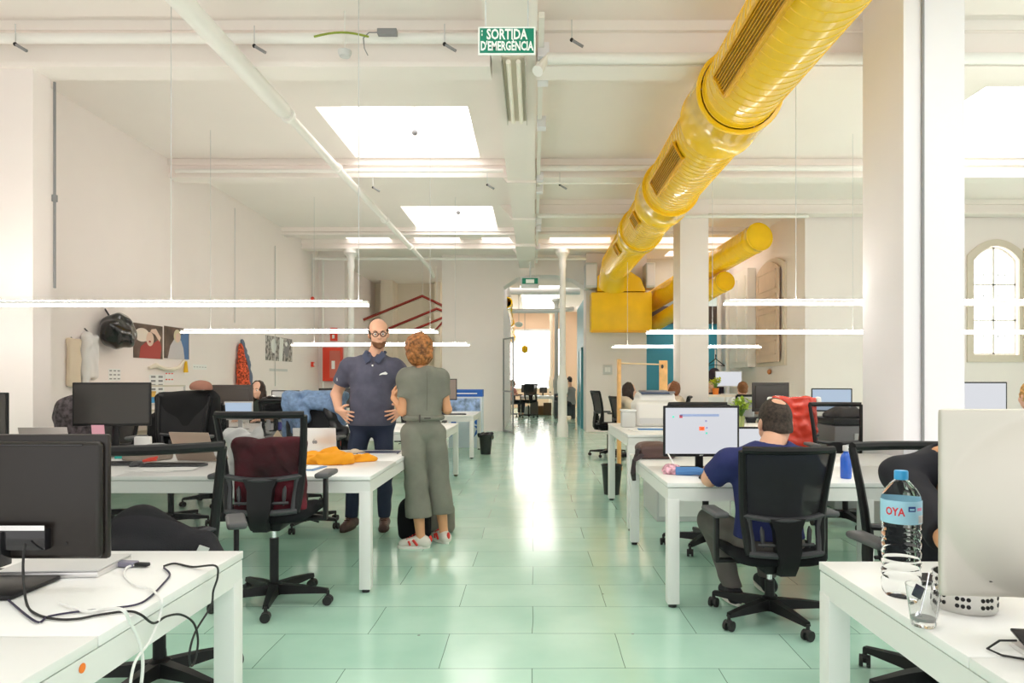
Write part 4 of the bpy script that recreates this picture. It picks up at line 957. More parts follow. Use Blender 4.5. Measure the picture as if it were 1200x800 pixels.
MB().tube([(-.01, .0, .02), (.004, 0, .075), (.02, .01, .125), (.035, .012, .118)], .0018, 6).ell((-.012, 0, .022), (.009, .003, .014)).build('spoon', CHROME, gl)
MB().box((-.018, -.01, .085), (.03, .003, .03), R=(0, .5, .3), bev=.001).build('tea_bag', mat('dark tea bag', (.02, .02, .05), .4), gl)
MB().tube([(.03, 0, .09), (.045, -.01, .105), (.05, -.01, .1)], .004, 6).build('stirrer', mat('beige stick', (.6, .5, .38), .5), gl)
ho = thing('utensil_holder', 'perforated stainless steel holder behind the aluminium computer', 'holder', (1.135, 1.80, .7305))
MB().lathe([(0, 0), (.071, 0), (.0745, .006), (.0745, .085), (.0765, .09), (.0725, .09), (.0715, .008), (0, .007)], seg=40, caps=False).build('cup_body', STEEL, ho)
k = MB()
for grp in range(8):
    for i in range(3):
        for j in range(4):
            a = 2*PI*grp/8+i*.17; z = .022+j*.018; d = Vector((math.cos(a), math.sin(a), 0))
            k.tube([d*.0735+Vector((0, 0, z)), d*.0752+Vector((0, 0, z))], .0052, 10)
k.build('perforations', BLACK, ho, 0)
ph = thing('smartphone', 'dark phone on a silver cradle with a thin cable on the front desk', 'phone', (1.07, 1.47, .7305), rad(-8))
MB().b(-.07, .09, -.035, .045, 0, .012, bev=.003).build('cradle', SILV, ph); MB().box((.01, .012, .026), (.15, .075, .008), R=(rad(14), 0, 0), bev=.003).build('phone_body', BLACKG, ph)
MB().tube([(-.065, .02, .02), (-.10, .02, .018), (-.135, .0, .006), (-.12, -.03, .004), (-.03, -.07, .004), (.09, -.075, .004)], .0025, 8).build('cable_run', RUBBER, ph)
ph.location = (1.135, 1.49, .7305)
mg = thing('tumbler_mug', 'dark teal travel mug beside the phone on the front desk', 'mug', (1.085, 1.445, .7305))
mg.location = (1.062+.02, 1.43, .7305)
MB().lathe([(0, 0), (.030, 0), (.033, .01), (.037, .15), (.039, .16), (.036, .163), (0, .163)], seg=32, caps=False).build('mug_body', mat('dark teal enamel', (.03, .07, .09), .3), mg); MB().lathe([(.0305, .001), (.0335, .01), (.034, .02), (.0325, .02)], seg=32, caps=False).build('violet_band', mat('violet band', (.2, .18, .4), .4), mg)
tb = thing('tablet_computer', 'small black tablet lying behind the water bottle and glass', 'tablet', dp(1092, 680, .7305)); MB().b(-.06, .06, -.05, .05, 0, .01, bev=.003).build('body', BLACKG, tb); MB().b(-.052, .052, -.044, .044, .01, .0105).build('screen', SCREENOFF, tb)

# -- desk with the orange cloth
clothy('sweater', 'crumpled orange sweater lying on the desk before the silver laptop', 'sweater', mat('orange knit', (.80, .33, .012), .85, bump=.2, bscale=200),
       [('e', (-.14, .02, .02), (.17, .13, .045)), ('e', (.05, -.03, .02), (.14, .11, .05)), ('c', (.1, .0, .03), (.30, .12, .02), .045, .03), ('c', (-.22, .06, .04), (.06, .05, .055), .03, .03), ('c', (.0, -.09, .03), (.2, -.07, .03), .035, .03), ('e', (.03, .05, .05), (.07, .05, .05))],
       loc=(-1.50, 4.92, .731), vox=.006, amp=.014, fr=44, seed=4, cutz=0)
o = thing('magazine', 'blue and white magazines stacked under the orange sweater edge', 'magazines', (-1.56, 4.62, .731), rad(-8)); MB().b(-.14, .12, -.1, .1, 0, .006).build('magazine', mat('blue cover', (.15, .3, .55), .4), o); MB().b(-.13, .10, -.095, .095, .007, .012).build('cover', PAPER, o)
MB().b(-.12, .0, -.08, .06, .0125, .0135).build('checked_print', mat('navy print', (.06, .08, .2), .5), o)
o = thing('bottle_lid', 'small red lid standing beside the silver laptop', 'lid', dp(398, 522, .731)); MB().lathe([(0, 0), (.012, 0), (.012, .045), (0, .045)], seg=14, caps=False).build('lid_body', REDP, o); MB().lathe([(0, .046), (.010, .046), (.009, .052), (0, .052)], seg=14, caps=False).build('cap', mat('dark red cap', (.4, .02, .02), .4), o)
o = thing('document_folder', 'flat navy folder lying at the desk edge in front of the bald man', 'folder', (-1.28, 5.62, .731), rad(4)); MB().b(-.16, .17, -.1, .1, 0, .008, bev=.002).build('folder_cover', mat('navy folder', (.05, .06, .12), .5), o); MB().b(-.15, .16, -.108, -.1, .001, .006).build('pages', PAPER, o)
clothy('crumpled_cloth', 'small beige crumpled cloth beside the navy folder', 'cloth', mat('beige cloth', (.62, .5, .38), .8), [('e', (0, 0, .01), (.06, .03, .02)), ('c', (0, 0, .015), (.09, .01, .01), .012, .008)], loc=(-1.47, 5.55, .731), vox=.005, amp=.004, fr=60, cutz=0)
# left half of that desk
keyboard('dark keyboard in front of the wide switched off monitor', (-3.02, 4.82, .731), rad(3))
keyboard('second dark keyboard next to the bronze laptop', (-2.50, 4.74, .731), rad(-4))
mouse('dark computer mouse beside the scattered papers', (-2.76, 4.74, .731), rad(-20))
o = thing('paper_sheets', 'white sheets scattered on the desk seen through the front chair', 'paper', (-2.50, 4.53, .731), rad(-6)); MB().b(-.16, .14, -.1, .1, 0, .002).build('sheet', PAPER, o); MB().box((.08, .04, .004), (.29, .2, .002), R=(0, 0, .3)).build('sheet', PAPER, o); MB().b(-.1, .05, -.05, -.047, .002, .0025).build('print', GREYP, o)
clothy('cloth_pile', 'round grey beige cloth pile on the desk beside the bronze laptop', 'cloth', mat('grey beige wool', (.33, .27, .22), .95, bump=.3, bscale=90), [('e', (0, 0, .01), (.16, .13, .07)), ('e', (.08, .03, .04), (.08, .08, .05)), ('e', (-.1, 0, .02), (.09, .09, .05))], loc=(-2.90, 5.14, .731), amp=.006, fr=30, cutz=0)
o = thing('headphones', 'grey headphones resting on the beige cloth pile', 'headphones', (-2.83, 5.10, .823)); 
MB().tube([(.075*math.cos(t), .045*math.sin(t), .012+.012*math.sin(t)) for t in [PI*2*k/24 for k in range(21)]], .008, 8).build('headband', mat('grey headband', (.3, .3, .3), .5), o); MB().ell((.07, -.03, .0), (.028, .02, .02)).build('ear_cup', CHARC, o); MB().ell((.03, .045, .004), (.028, .02, .02)).build('ear_cup', CHARC, o)
o = thing('scissors', 'small red pliers lying by the edge of the beige cloth pile', 'pliers', (-2.84, 4.96, .731), .4)
MB().tube([(0, 0, .01), (.03, .03, .02), (.09, .035, .03)], .009, 8).build('handle', REDP, o); MB().tube([(0, 0, .01), (.03, -.03, .015), (.09, -.035, .02)], .009, 8).build('handle', REDP, o); MB().tube([(0, 0, .01), (-.05, .0, .012)], [.008, .003], 8).build('jaws', GREYP, o)
o = thing('sticky_note', 'pink sticky note hanging under the wide switched off monitor', 'sticky note', (-3.05, 5.40, .875)); MB().box((0, 0, 0), (.10, .004, .09), R=(rad(8), 0, 0)).build('note', mat('pink paper', (.80, .40, .50), .8), o)
o.location = (-3.44, 5.385, .93)
o = thing('lotion_bottle', 'small white bottle with violet band beside the pale laptop lid', 'bottle', (-3.33, 4.73, .731)); MB().lathe([(0, 0), (.035, 0), (.037, .06), (.022, .12), (.022, .128), (0, .128)], seg=20, caps=False).build('bottle_body', PAPER, o); MB().lathe([(0, .129), (.025, .129), (.025, .145), (0, .145)], seg=20, caps=False).build('bottle_cap', CHARC, o); MB().b(-.036, -.005, -.039, -.033, .02, .045).build('violet_band', mat('violet print', (.15, .08, .5), .5), o)
for i, (c, x, lab) in enumerate(((REDP, -3.44, 'orange red'), (mat('cyan plastic', (.05, .45, .55), .4), -3.40, 'cyan'))):
    o = thing('marker_cap', 'small %s marker standing behind the big dark monitor' % lab, 'marker', (x, 4.72, .731)); MB().lathe([(0, 0), (.011, 0), (.011, .09), (.007, .1), (0, .1)], seg=12, caps=False).build('barrel', c, o); MB().lathe([(.0115, .06), (.0122, .062), (.0122, .098), (0, .101)], seg=12, caps=False).build('cap', c, o)
o = thing('tangled_wires', 'tangle of dark wires under the wide monitor by the sticky note', 'wires', (-3.60, 5.28, .731)); k = MB()
rg = random.Random(3)
pts = [(rg.uniform(-.1, .62), rg.uniform(-.05, .05), rg.uniform(.008, .07)) for _ in range(26)]; k.tube(pts, .006, 6); k.build('wire_run', RUBBER, o)
o['kind'] = 'thing'
for (x, y, w, d, hh, c, lab, nm) in ((-3.12, 5.25, .16, .10, .03, (.05, .55, .5), 'turquoise notepad beneath the monitor stand', 'notepad'), (-3.22, 5.62, .12, .05, .13, (.8, .79, .77), 'white upright box under the wide monitor', 'small_box')):
    o = thing(nm, lab, 'notepad' if nm == 'notepad' else 'box', (x, y, .731), .2); MB().b(-w/2, w/2, -d/2, d/2, 0, hh, bev=.002).build('body', mat(nm+' cover', c, .6), o); MB().b(-w/2+.004, w/2-.004, -d/2+.004, d/2-.004, hh, hh+.003).build('top_sheet', PAPER, o)
# shelf with books and boxes near the black jacket chair
sh = thing('low_shelf', 'low shelf against the poster wall holding folded papers between the monitor and black jacket', 'shelf', (-5.1, 8.6, 0))
for z in (.3, .62, .93, 1.24): MB().b(-.25, .25, -.4, .9, z, z+.02).build('shelf_board', mat('pale shelf board', (.6, .55, .45), .5), sh)
for (x, y) in ((-.25, -.4), (.23, -.4), (-.25, .88), (.23, .88)): MB().b(x, x+.02, y, y+.02, 0, 1.26).build('post', LGREY, sh)
for i, (z, c, lab) in enumerate(((.951, (.8, .75, .72), 'white'), (.951+.085, (.05, .3, .6), 'blue'), (.951+.16, (.8, .45, .08), 'amber'))):
    o = thing('storage_box', '%s flat box stacked on the low shelf by the poster wall' % lab, 'box', (-5.08, 8.4, z)); MB().b(-.2, .2, -.28, .4, 0, .07, bev=.004).build('box_body', mat('box %s' % lab, c, .5), o); MB().b(-.205, .205, -.285, .405, .05, .0745, bev=.003).build('lid', mat('box lid %s' % lab, [x*.8 for x in c], .5), o)

# jackets on chairs
DEN = mat('blue denim', (.17, .26, .42), .8, bump=.3, bscale=160, var=.2, vscale=30)
clothy('denim_jacket', 'blue denim jacket draped over the office chair behind the silver laptop', 'jacket', DEN,
       [('c', (-.25, .29, 1.17), (.25, .29, 1.17), .06, .06), ('b', (-.20, .22, .97), (.085, .045, .25), .03), ('c', (-.16, .20, 1.12), (-.06, .19, .98), .07, .05), ('b', (.23, .22, 1.05), (.075, .05, .17), .03), ('c', (-.05, .22, 1.12), (.2, .2, 1.08), .06, .06), ('c', (-.13, .20, .98), (-.12, .18, .88), .065, .045), ('b', (0, .37, .95), (.27, .03, .26), .03)],
       loc=(-2.08, 6.2, 0), amp=.010, fr=28, seed=7)
clothy('dark_jacket', 'black shiny jacket hanging down from the denim jacket on the chair', 'jacket', mat('shiny black nylon', (.02, .02, .022), .3, bump=.3, bscale=40),
       [('c', (.14, .20, 1.08), (.30, .18, .75), .05, .06), ('b', (.30, .19, .72), (.05, .04, .18), .03)], loc=(-2.08, 6.2, 0), amp=.01, fr=34, seed=9)
clothy('black_jacket', 'plain black jacket covering the back of an office chair beside the wide monitor', 'jacket', mat('black cotton', (.008, .008, .009), .95),
       [('b', (0, .30, .96), (.30, .07, .24), .05), ('c', (-.22, .30, 1.17), (.22, .30, 1.19), .045, .05), ('c', (-.3, .29, .95), (-.32, .27, .65), .07, .05)], loc=(-3.30, 6.2, 0), amp=.006, fr=18, seed=2)
clothy('hat', 'rust brown folded hat on top of the black jacket chair', 'hat', mat('rust brown felt', (.30, .14, .10), .9), [('e', (0, 0, .03), (.10, .07, .06)), ('e', (.06, -.01, .0), (.05, .05, .07))], loc=(-3.14, 6.42, 1.235), amp=.003, fr=20, vox=.006, cutz=0.0)
k = clothy('plastic_wrap', 'chair back wrapped in crinkled red plastic film', 'wrapped chair', mat('red plastic film', (.72, .06, .035), .18, coat=.6, bump=.9, bscale=18), [('b', (0, -.32, .86), (.22, .045, .30), .02)], loc=(2.62, 7.2, 0), amp=.012, fr=32, seed=5)
office_chair('office chair with pale rim under the crinkled red plastic film', (2.62, 7.2), rad(0), .55, base_rot=.4, back=False)
o = bpy.data.objects['plastic_wrap']; MB().box((-.24, -.32, 1.12), (.06, .06, .08), bev=.02).build('white_corner', PAPER, o); MB().box((.24, -.32, 1.12), (.06, .06, .08), bev=.02).build('white_corner', PAPER, o)
c = thing('office_copier', 'grey black office copier beyond the big square column', 'copier', (3.38, 7.3, 0)); MB().b(-.3, .3, -.3, .3, 0, .86, bev=.02).build('cabinet', GREYP, c); MB().b(-.31, .31, -.31, .31, .865, .93, bev=.015).build('lid', BLACK, c); MB().b(-.1, .1, -.315, -.3, .7, .78).build('panel', LGREY, c)
clothy('dark_scarf', 'dark crumpled scarf thrown on the grey black copier', 'scarf', mat('dark brown scarf', (.05, .045, .045), .8), [('e', (0, 0, .02), (.2, .15, .09)), ('e', (-.12, 0, .02), (.12, .1, .05)), ('c', (.1, 0, .05), (.22, -.1, .02), .03, .02)], loc=(3.3, 7.25, .935), amp=.015, fr=28, cutz=0)

# black camera-like device and little items in front of the peering woman
o = thing('desk_phone', 'glossy black desk phone on an arm before the peering woman', 'telephone', (-3.02, 7.98, D+.001)); MB().b(-.16, .22, -.04, .04, .2, .40, bev=.02).build('phone_body', BLACKG, o); MB().tube([(-.14, -.05, .36), (-.04, -.07, .40), (.1, -.06, .38), (.28, -.04, .41)], .022, 8).build('handset', BLACKG, o); MB().b(-.06, .06, -.05, .05, 0, .012, bev=.004).b(-.02, .02, -.02, .02, .01, .22).build('stand', BLACK, o)
for i, (x, c, lab) in enumerate(((-3.25, (.85, .85, .85), 'white'), (-3.12, (.1, .1, .6), 'violet'), (-2.98, (.9, .9, .88), 'cream'), (-2.86, (.12, .1, .5), 'indigo'), (-2.74, (.1, .6, .4), 'green'), (-2.62, (.75, .2, .1), 'vermilion'))):
    o = thing('small_jar', 'small %s jar in the row before the peering woman' % lab, 'jar', (x+.08, 8.14, D+.001), 0, 'jars before the peering woman'); MB().lathe([(0, 0), (.03, 0), (.032, .08), (.02, .1), (0, .1)], seg=14, caps=False).build('jar_body', mat('jar '+lab, c, .4), o); MB().lathe([(0, .1), (.022, .1), (.022, .125), (0, .125)], seg=14, caps=False).build('lid', PAPER, o)
o = thing('paper_pile', 'pile of white papers and envelopes behind the mesh chair with red jacket', 'papers', (-2.35, 8.10, D+.001), .1)
for i in range(5): MB().box((0.02*i, 0, .006+i*.011), (.42-.02*i, .24, .009), R=(0, 0, .08*i)).build('paper_bundle', PAPER, o)
o = thing('notebook', 'turquoise notebook lying by the pile of white papers', 'notebook', (-2.85, 8.02, D+.001), .1); MB().b(-.06, .06, -.03, .03, 0, .02, bev=.003).build('cover', mat('turquoise cover', (.05, .5, .42), .5), o); MB().b(-.058, .063, -.028, .028, .003, .017).build('pages', PAPER, o)
o = thing('card_terminal', 'white card terminal with blue screen on the desk end behind the woman', 'payment terminal', (-1.15, 8.10, D+.001), rad(10)); MB().prism([(-.09, 0), (.09, 0), (.09, .045), (-.09, .03)], -.07, .07, 'x').build('casing', PAPER, o)
MB().box((0, .04, .05), (.10, .06, .004), R=(rad(5), 0, 0)).build('screen', mat('blue grey display', (.25, .35, .55), .3), o)
o = keyboard('dark keyboard on the farthest desk beside the poster stand', (-1.38, 11.75, D+.001), .05)

# poster stand / recycling box
o = thing('recycling_box', 'blue and white printed cardboard container behind the farthest desk', 'recycling box', (-1.32, 13.55, 0)); BL = mat('royal blue print', (.02, .12, .5), .5)
MB().b(-.36, .30, -.16, .2, 0, 1.12).build('box_body', mat('pale blue card', (.72, .78, .88), .6), o)
MB().b(-.365, .305, -.165, .205, 1.0, 1.14).build('top_band', BL, o); MB().b(-.30, .20, -.1665, -.165, 1.055, 1.075).build('band_lettering', SIGNW, o)
MB().b(-.33, .26, -.163, -.16, .62, .97).build('picture_panel', mat('blue grey picture', (.30, .42, .68), .5, var=.5, vscale=9), o)
k = MB(); 
for x in (-.26, .20): k.lathe([(0, 0), (.05, 0), (.05, .003), (0, .003)], M=Matrix.Translation((x, -.16, .5)) @ Matrix.Rotation(PI/2, 4, 'X'), seg=16, caps=False); k.prism([(x-.07, .2), (x-.02, .35), (x+.02, .35), (x+.07, .2), (x, .28)], -.163, -.16, 'y'); k.prism([(x-.06, .43), (x+.06, .43), (x+.02, .38), (x-.02, .38)], -.163, -.16, 'y')
k.build('figure_print', BL, o, 0)

# bins
def bin_(label, loc, liner, m=mat('dark green black plastic', (.022, .028, .026), .5)):
    o = thing('waste_bin', label, 'waste bin', loc); MB().lathe([(0, 0), (.09, 0), (.118, .33), (.126, .335), (.126, .345), (.115, .345), (.088, .01), (0, .01)], seg=28, caps=False).build('bucket', m, o)
    if liner: clothy('bin_liner', None, None, mat('black bin liner', (.015, .015, .018), .25), [('c', (-.1, 0, .34), (.1, 0, .35), .04, .045), ('e', (.09, 0, .30), (.05, .08, .05)), ('e', (-.08, 0, .33), (.05, .1, .04))], amp=.01, fr=40, parent=o, part='bin_liner')
    else: MB().b(-.05, .05, -.129, -.115, .27, .3).build('grip', m, o)
    return o
bin_('dark waste bin standing beside the printer table', (.905, 7.96, 0), False)
bin_('dark waste bin with crumpled liner beside the farthest desk', (-.87, 12.25, 0), True)

# right middle desk
o = thing('drinking_bottle', 'small translucent blue bottle with pale cap on the desk beside the man in navy', 'bottle', (1.90, 4.16, D+.001)); MB().lathe([(0, 0), (.030, 0), (.033, .008), (.033, .125), (.026, .145), (.015, .155), (.015, .165), (0, .165)], seg=24, caps=False).build('bottle_body', mat('blue plastic', (.03, .16, .75), .15, trans=.35, coat=.4), o); MB().lathe([(0, .2), (.017, .2), (.019, .195), (.019, .168), (0, .166)], seg=20, caps=False).build('bottle_cap', LGREY, o)
o = thing('pencil_case', 'blue striped pencil case open on the desk under the lit search page monitor', 'pencil case', (1.02, 4.27, D+.001), rad(-25))
MB().tube([(-.13, 0, .02), (.0, 0, .03), (.12, -.02, .015)], [.03, .026, .012], 10).build('case', mat('blue striped cloth', (.08, .22, .5), .7), o); MB().tube([(-.1, .0, .045), (.14, .02, .03)], .006, 6).build('pen', PAPER, o); MB().tube([(-.14, .03, .03), (-.2, .05, .13)], .005, 6).build('pen', PAPER, o)
clothy('tissue', 'pink and white crumpled wrapper beside the blue pencil case', 'wrapper', mat('pink white wrapper', (.75, .35, .42), .6, var=.6, vscale=40), [('e', (0, 0, .02), (.06, .05, .045))], loc=(.88, 4.36, D+.001), vox=.005, amp=.006, fr=60, cutz=0)
o = thing('tangled_wires', 'tangle of black headphone wires beside the blue pencil case', 'wires', (1.18, 4.33, D+.001)); rg = random.Random(5)
MB().tube([(rg.uniform(-.1, .12), rg.uniform(-.05, .05), rg.uniform(.008, .05)) for _ in range(22)], .004, 6).build('wire_run', RUBBER, o); MB().ell((.05, 0, .02), (.03, .02, .015)).build('ear_bud', CHARC, o)
mouse('dark computer mouse in front of the blue pencil case', (1.05, 4.14, D+.001), rad(-80))
bg_ = clothy('shoulder_bag', 'brown leather shoulder bag with hanging strap at the far edge of the desk', 'bag', mat('brown leather', (.10, .055, .05), .5, bump=.2), [('b', (0, 0, .05), (.14, .13, .05), .03), ('e', (-.02, 0, .08), (.13, .11, .045))], loc=(.935, 5.28, D+.001), vox=.007, amp=.004, fr=24, cutz=0)
MB().tube([(-.08, -.06, .09), (-.15, -.12, .07), (-.185, -.14, -.02), (-.18, -.12, -.16), (-.20, -.18, -.10), (-.19, -.2, .0), (-.12, -.17, .04)], .010, 8, sx=1.8).build('strap', mat('dark strap', (.04, .025, .03), .6), bg_)
# printer and things on the taller table
PT = .851
o = thing('printer', 'white desktop printer with dark blue top tray on the taller table', 'printer', (1.27, 7.18, PT))
f = Field((-.3, -.25, 0), (.3, .25, .4), .008); f.box((0, 0, .13), (.23, .2, .13), .04, .0).box((0, .03, .28), (.19, .16, .07), .04, .04).cut((0, 0, .001), (0, 0, -1)); f.mesh('casing', mat('printer white', (.80, .78, .74), .4), o)
MB().box((-.02, -.06, .352), (.30, .2, .02), bev=.008, R=(rad(6), 0, 0)).build('paper_tray', mat('dark blue tray', (.05, .08, .16), .4), o); MB().b(-.19, .19, -.208, -.2, .03, .09).build('front_panel', LGREY, o); MB().b(.12, .18, -.16, -.1, .34, .36).build('control_panel', GREYP, o)
o = thing('storage_crate', 'translucent white crate standing left of the printer on the taller table'.replace(' left of', ' beside'), 'crate', (.955, 6.95, PT)); MB().b(-.07, .07, -.06, .06, 0, .16, bev=.012).build('crate_body', mat('translucent plastic', (.8, .8, .78), .3, trans=.3), o); MB().b(-.075, .075, -.065, .065, .161, .18, bev=.006).build('lid', PAPER, o)
o = thing('papers', 'white sheets with a blue brochure on the taller table before the printer', 'papers', (1.08, 6.45, PT), .1); MB().b(-.17, .18, -.12, .13, 0, .006).build('sheet', PAPER, o); MB().box((.04, .03, .012), (.26, .12, .008), R=(0, 0, -.15)).build('brochure', mat('blue brochure', (.08, .25, .55), .5), o)
o = thing('white_box', 'low white box under the printer table top'.replace('under', 'below'), 'box', (1.45, 6.7, 0)); MB().b(-.3, .4, -.3, .5, 0, .45, bev=.01).build('box_body', LGREY, o); MB().b(-.28, .38, -.305, -.3, .05, .4).build('front', DFRAME, o)

# wooden frame, coat stand, plants, cabinet
o = thing('clothes_frame', 'orange pine frame of two tall boards joined by a round rod', 'frame', (1.25, 10.2, 0))
MB().b(0, .05, 0, .14, 0, 1.64, bev=.004).build('upright', WOOD, o); MB().b(.62, .74, -.02, .03, 0, 1.62, bev=.004).build('upright', WOOD, o); MB().tube([(.04, .04, 1.58), (.64, .0, 1.56)], .012, 10).build('rod', mat('pale wood rod', (.80, .60, .38), .5), o)
MB().b(0, .05, -.12, .2, 0, .05).build('foot', WOOD, o); MB().b(.6, .76, -.2, .2, 0, .05).build('foot', WOOD, o); MB().ell((.66, -.025, 1.53), (.02, .012, .03)).build('hook', CHARC, o)
o = thing('cabinet', 'pale grey low cabinet in front of the blue wall', 'cabinet', (3.45, 13.9, 0)); MB().b(0, .85, 0, .5, 0, 1.03, bev=.005).build('cabinet_body', CREAM, o); MB().b(.02, .42, -.015, 0, .05, .98).build('door', LGREY, o); MB().b(.44, .83, -.015, 0, .05, .98).build('door', LGREY, o)
def plant(name, label, loc, potm, leafm, hh, n, r, pot=(.05, .1)):
    o = thing(name, label, 'plant', loc); MB().lathe([(0, 0), (pot[0]*.75, 0), (pot[0], pot[1]), (pot[0]*.9, pot[1]), (0, pot[1]*.85)], seg=18, caps=False).build('pot', potm, o)
    k = MB(); rg = random.Random(hash(label) % 99 if False else len(label))
    st = MB()
    for i in range(n):
        a = rg.uniform(0, 2*PI); rr = rg.uniform(.2, 1)*r; z = pot[1]+rg.uniform(.35, 1)*(hh-pot[1]); tip = Vector((rr*math.cos(a), rr*math.sin(a), z))
        st.tube([(0, 0, pot[1]*.8), (tip.x*.5, tip.y*.5, (pot[1]+z)/2+.02), tip], .003, 5)
        for q in range(3):
            d = Vector((rg.uniform(-1, 1), rg.uniform(-1, 1), rg.uniform(-.2, .8))).normalized()*r*.55; s_ = d.cross(Vector((0, 0, 1))).normalized()*r*.2
            k._add([tip, tip+d*.5+s_+Vector((0, 0, .01)), tip+d, tip+d*.5-s_+Vector((0, 0, .01))], [(0, 1, 2, 3)])
    st.build('stems', mat('green stem', (.15, .3, .05), .6), o); k.build('leaves', leafm, o); return o
LG = mat('lime green leaves', (.42, .58, .06), .5, var=.3, vscale=20)
plant('potted_plant', 'lime green plant in an orange pot on the pale cabinet', (3.72, 14.0, 1.031), mat('orange pot', (.8, .22, .03), .5), mat('yellow green leaves', (.60, .62, .04), .5), .32, 26, .13, (.07, .13))
bpy.data.objects['computer_monitor.013'].location.x = 4.02 if 'computer_monitor.013' in bpy.data.objects else 0
plant('vase_plant', 'light green leafy stems in a clear vase on the desk behind the man in navy', (2.47, 8.15, D+.001), mat('greenish vase glass', (.6, .7, .3), .1, trans=.5), LG, .36, 30, .12, (.045, .17))
plant('potted_plant', 'tiny orange flowering pot at the blue wall cabinet end', (3.56, 14.05, 1.031), mat('orange pot', (.8, .22, .03), .5), mat('orange blossom', (.85, .3, .03), .5), .16, 10, .05, (.04, .08))
o = thing('coat_stand', 'white coat stand with a black hanger near the blue wall', 'coat stand', (4.3, 16.2, 0)); MB().tube([(0, 0, .03), (0, 0, 2.05)], .02, 10).build('pole', PIPEW, o); MB().lathe([(0, 0), (.2, 0), (.2, .02), (.03, .035), (0, .035)], seg=20, caps=False).build('base', PIPEW, o)
MB().tube([(0, 0, 1.86), (.02, 0, 1.9), (0, -.02, 1.93), (0, -.02, 1.83), (-.22, -.02, 1.66)], .012, 6).tube([(0, -.02, 1.83), (.22, -.02, 1.66)], .012, 6).tube([(-.22, -.02, 1.66), (-.05, -.02, 1.69), (.22, -.02, 1.66)], .009, 6).build('hanger', BLACK, o)
clothy('coat', 'dark coats hanging on the white coat stand by the blue wall', 'coat', mat('dark navy coat', (.03, .02, .035), .8), [('e', (-.02, 0, 0), (.17, .12, .22)), ('b', (0, 0, -.35), (.2, .1, .35), .08)], loc=(4.25, 16.05, 1.40), amp=.02, fr=14, vox=.015)

# -- poster wall
def wallthing(name, label, cat, px, py): p = wp(px, py); return thing(name, label, cat, p, PI/2)   # local -Y faces the room
def poster(label, px0, px1, pyc, zh, parts, bgm):
    a, b = wp(px0, pyc), wp(px1, pyc); L = b.y-a.y; o = thing('poster', label, 'poster', ((WX+.004), (a.y+b.y)/2, (a.z+b.z)/2), PI/2)
    MB().b(-L/2, L/2, -.004, .003, -zh/2, zh/2).build('print', bgm, o)
    for i, (nm, m, poly) in enumerate(parts):
        MB().prism([(x*L/2, z*zh/2) for x, z in poly], -.0055-i*.0008, -.004, 'y').build(nm, m, o, 0)
    return o
def oval(cx, cz, rx, rz, n=18, a0=0): return [(cx+rx*math.cos(2*PI*k/n), cz+rz*math.sin(2*PI*k/n)) for k in range(n)]
SKN = mat('printed pale skin', (.80, .58, .48), .6); DKB = mat('printed dark brown', (.13, .08, .06), .5, var=.5, vscale=4)
poster('colour portrait poster of a person in red with a raised hand', 156, 190, 400, .47, [('figure', mat('printed glow', (.85, .75, .66), .6), oval(-.45, .35, .5, .4)), ('figure', mat('printed red jacket', (.42, .06, .05), .6), [(-.65, -1), (-.55, -.35), (-.2, -.05), (.3, -.1), (.75, .2), (.9, -.3), (.8, -1)]), ('figure', SKN, oval(.08, .15, .26, .42)), ('figure', SKN, [(.2, .75), (.5, .8), (.85, .3), (.75, .05), (.45, .45), (.1, .6)]), ('figure', mat('printed red jacket', (.42, .06, .05), .6), oval(.06, .0, .07, .06))], DKB)
poster('colour portrait poster of a pale haired figure against blue', 192, 221, 402, .47, [('figure', mat('printed blue', (.10, .20, .42), .6), [(.2, -1), (.3, .6), (.95, .7), (.95, -1)]), ('figure', mat('printed pale robe', (.62, .58, .60), .6), [(-.75, -1), (-.55, -.2), (-.2, .3), (.3, .2), (.5, -.3), (.6, -1)]), ('figure', mat('printed pale hair', (.72, .62, .42), .6), oval(.0, .45, .28, .42)), ('figure', SKN, oval(.04, .35, .18, .3))], DKB)
pp = mat('printed mid grey', (.35, .33, .32), .6, var=.8, vscale=12)
poster('black and white poster of two standing figures', 311, 342, 409, .50, [('figure', mat('printed white', (.8, .8, .78), .6), [(-.05, -1), (.0, 1), (.3, .9), (.2, -1)]), ('figure', mat('printed white', (.8, .8, .78), .6), oval(-.45, .2, .18, .6)), ('figure', GREYP, oval(.55, .1, .2, .7)), ('figure', PAPER, oval(.5, .5, .1, .2))], pp)
def note(label, px0, px1, py0, py1, rows, m=PAPER, cols=3, ink=GREYP):
    a = wp((px0+px1)/2, (py0+py1)/2); L = wp(px1, py0).y-wp(px0, py0).y; hh = (py1-py0)/F*a.y
    o = thing('wall_note', label, 'note', (WX+.002, a.y, a.z), PI/2); MB().b(-L/2, L/2, -.003, .001, -hh/2, hh/2).build('sheet', m, o); k = MB()
    for r in range(rows):
        for c in range(cols):
            x0 = -L/2+L*(c+.2)/cols; z = hh/2-hh*(r+.5)/rows; k.b(x0, x0+L*.6/cols, -.0045, -.003, z-hh*.05, z+hh*.05)
    k.build('print', ink, o, 0); return o
note('white notice with three printed lines near the hanging coats', 127, 141, 432, 446, 3, cols=3)
note('white chart with small dark figures below the posters', 175, 192, 439, 463, 5, cols=2)
note('strip with three orange red symbols below the pale haired poster', 193, 203, 434, 448, 2, m=PAPER, cols=3, ink=REDP)
note('row of tiny printed marks on the wall before the patterned scarf', 226, 242, 427, 433, 1, cols=5)
o = note('narrow grey strip below the black and white poster', 316, 337, 432, 435, 1, cols=1, m=LGREY, ink=LGREY)
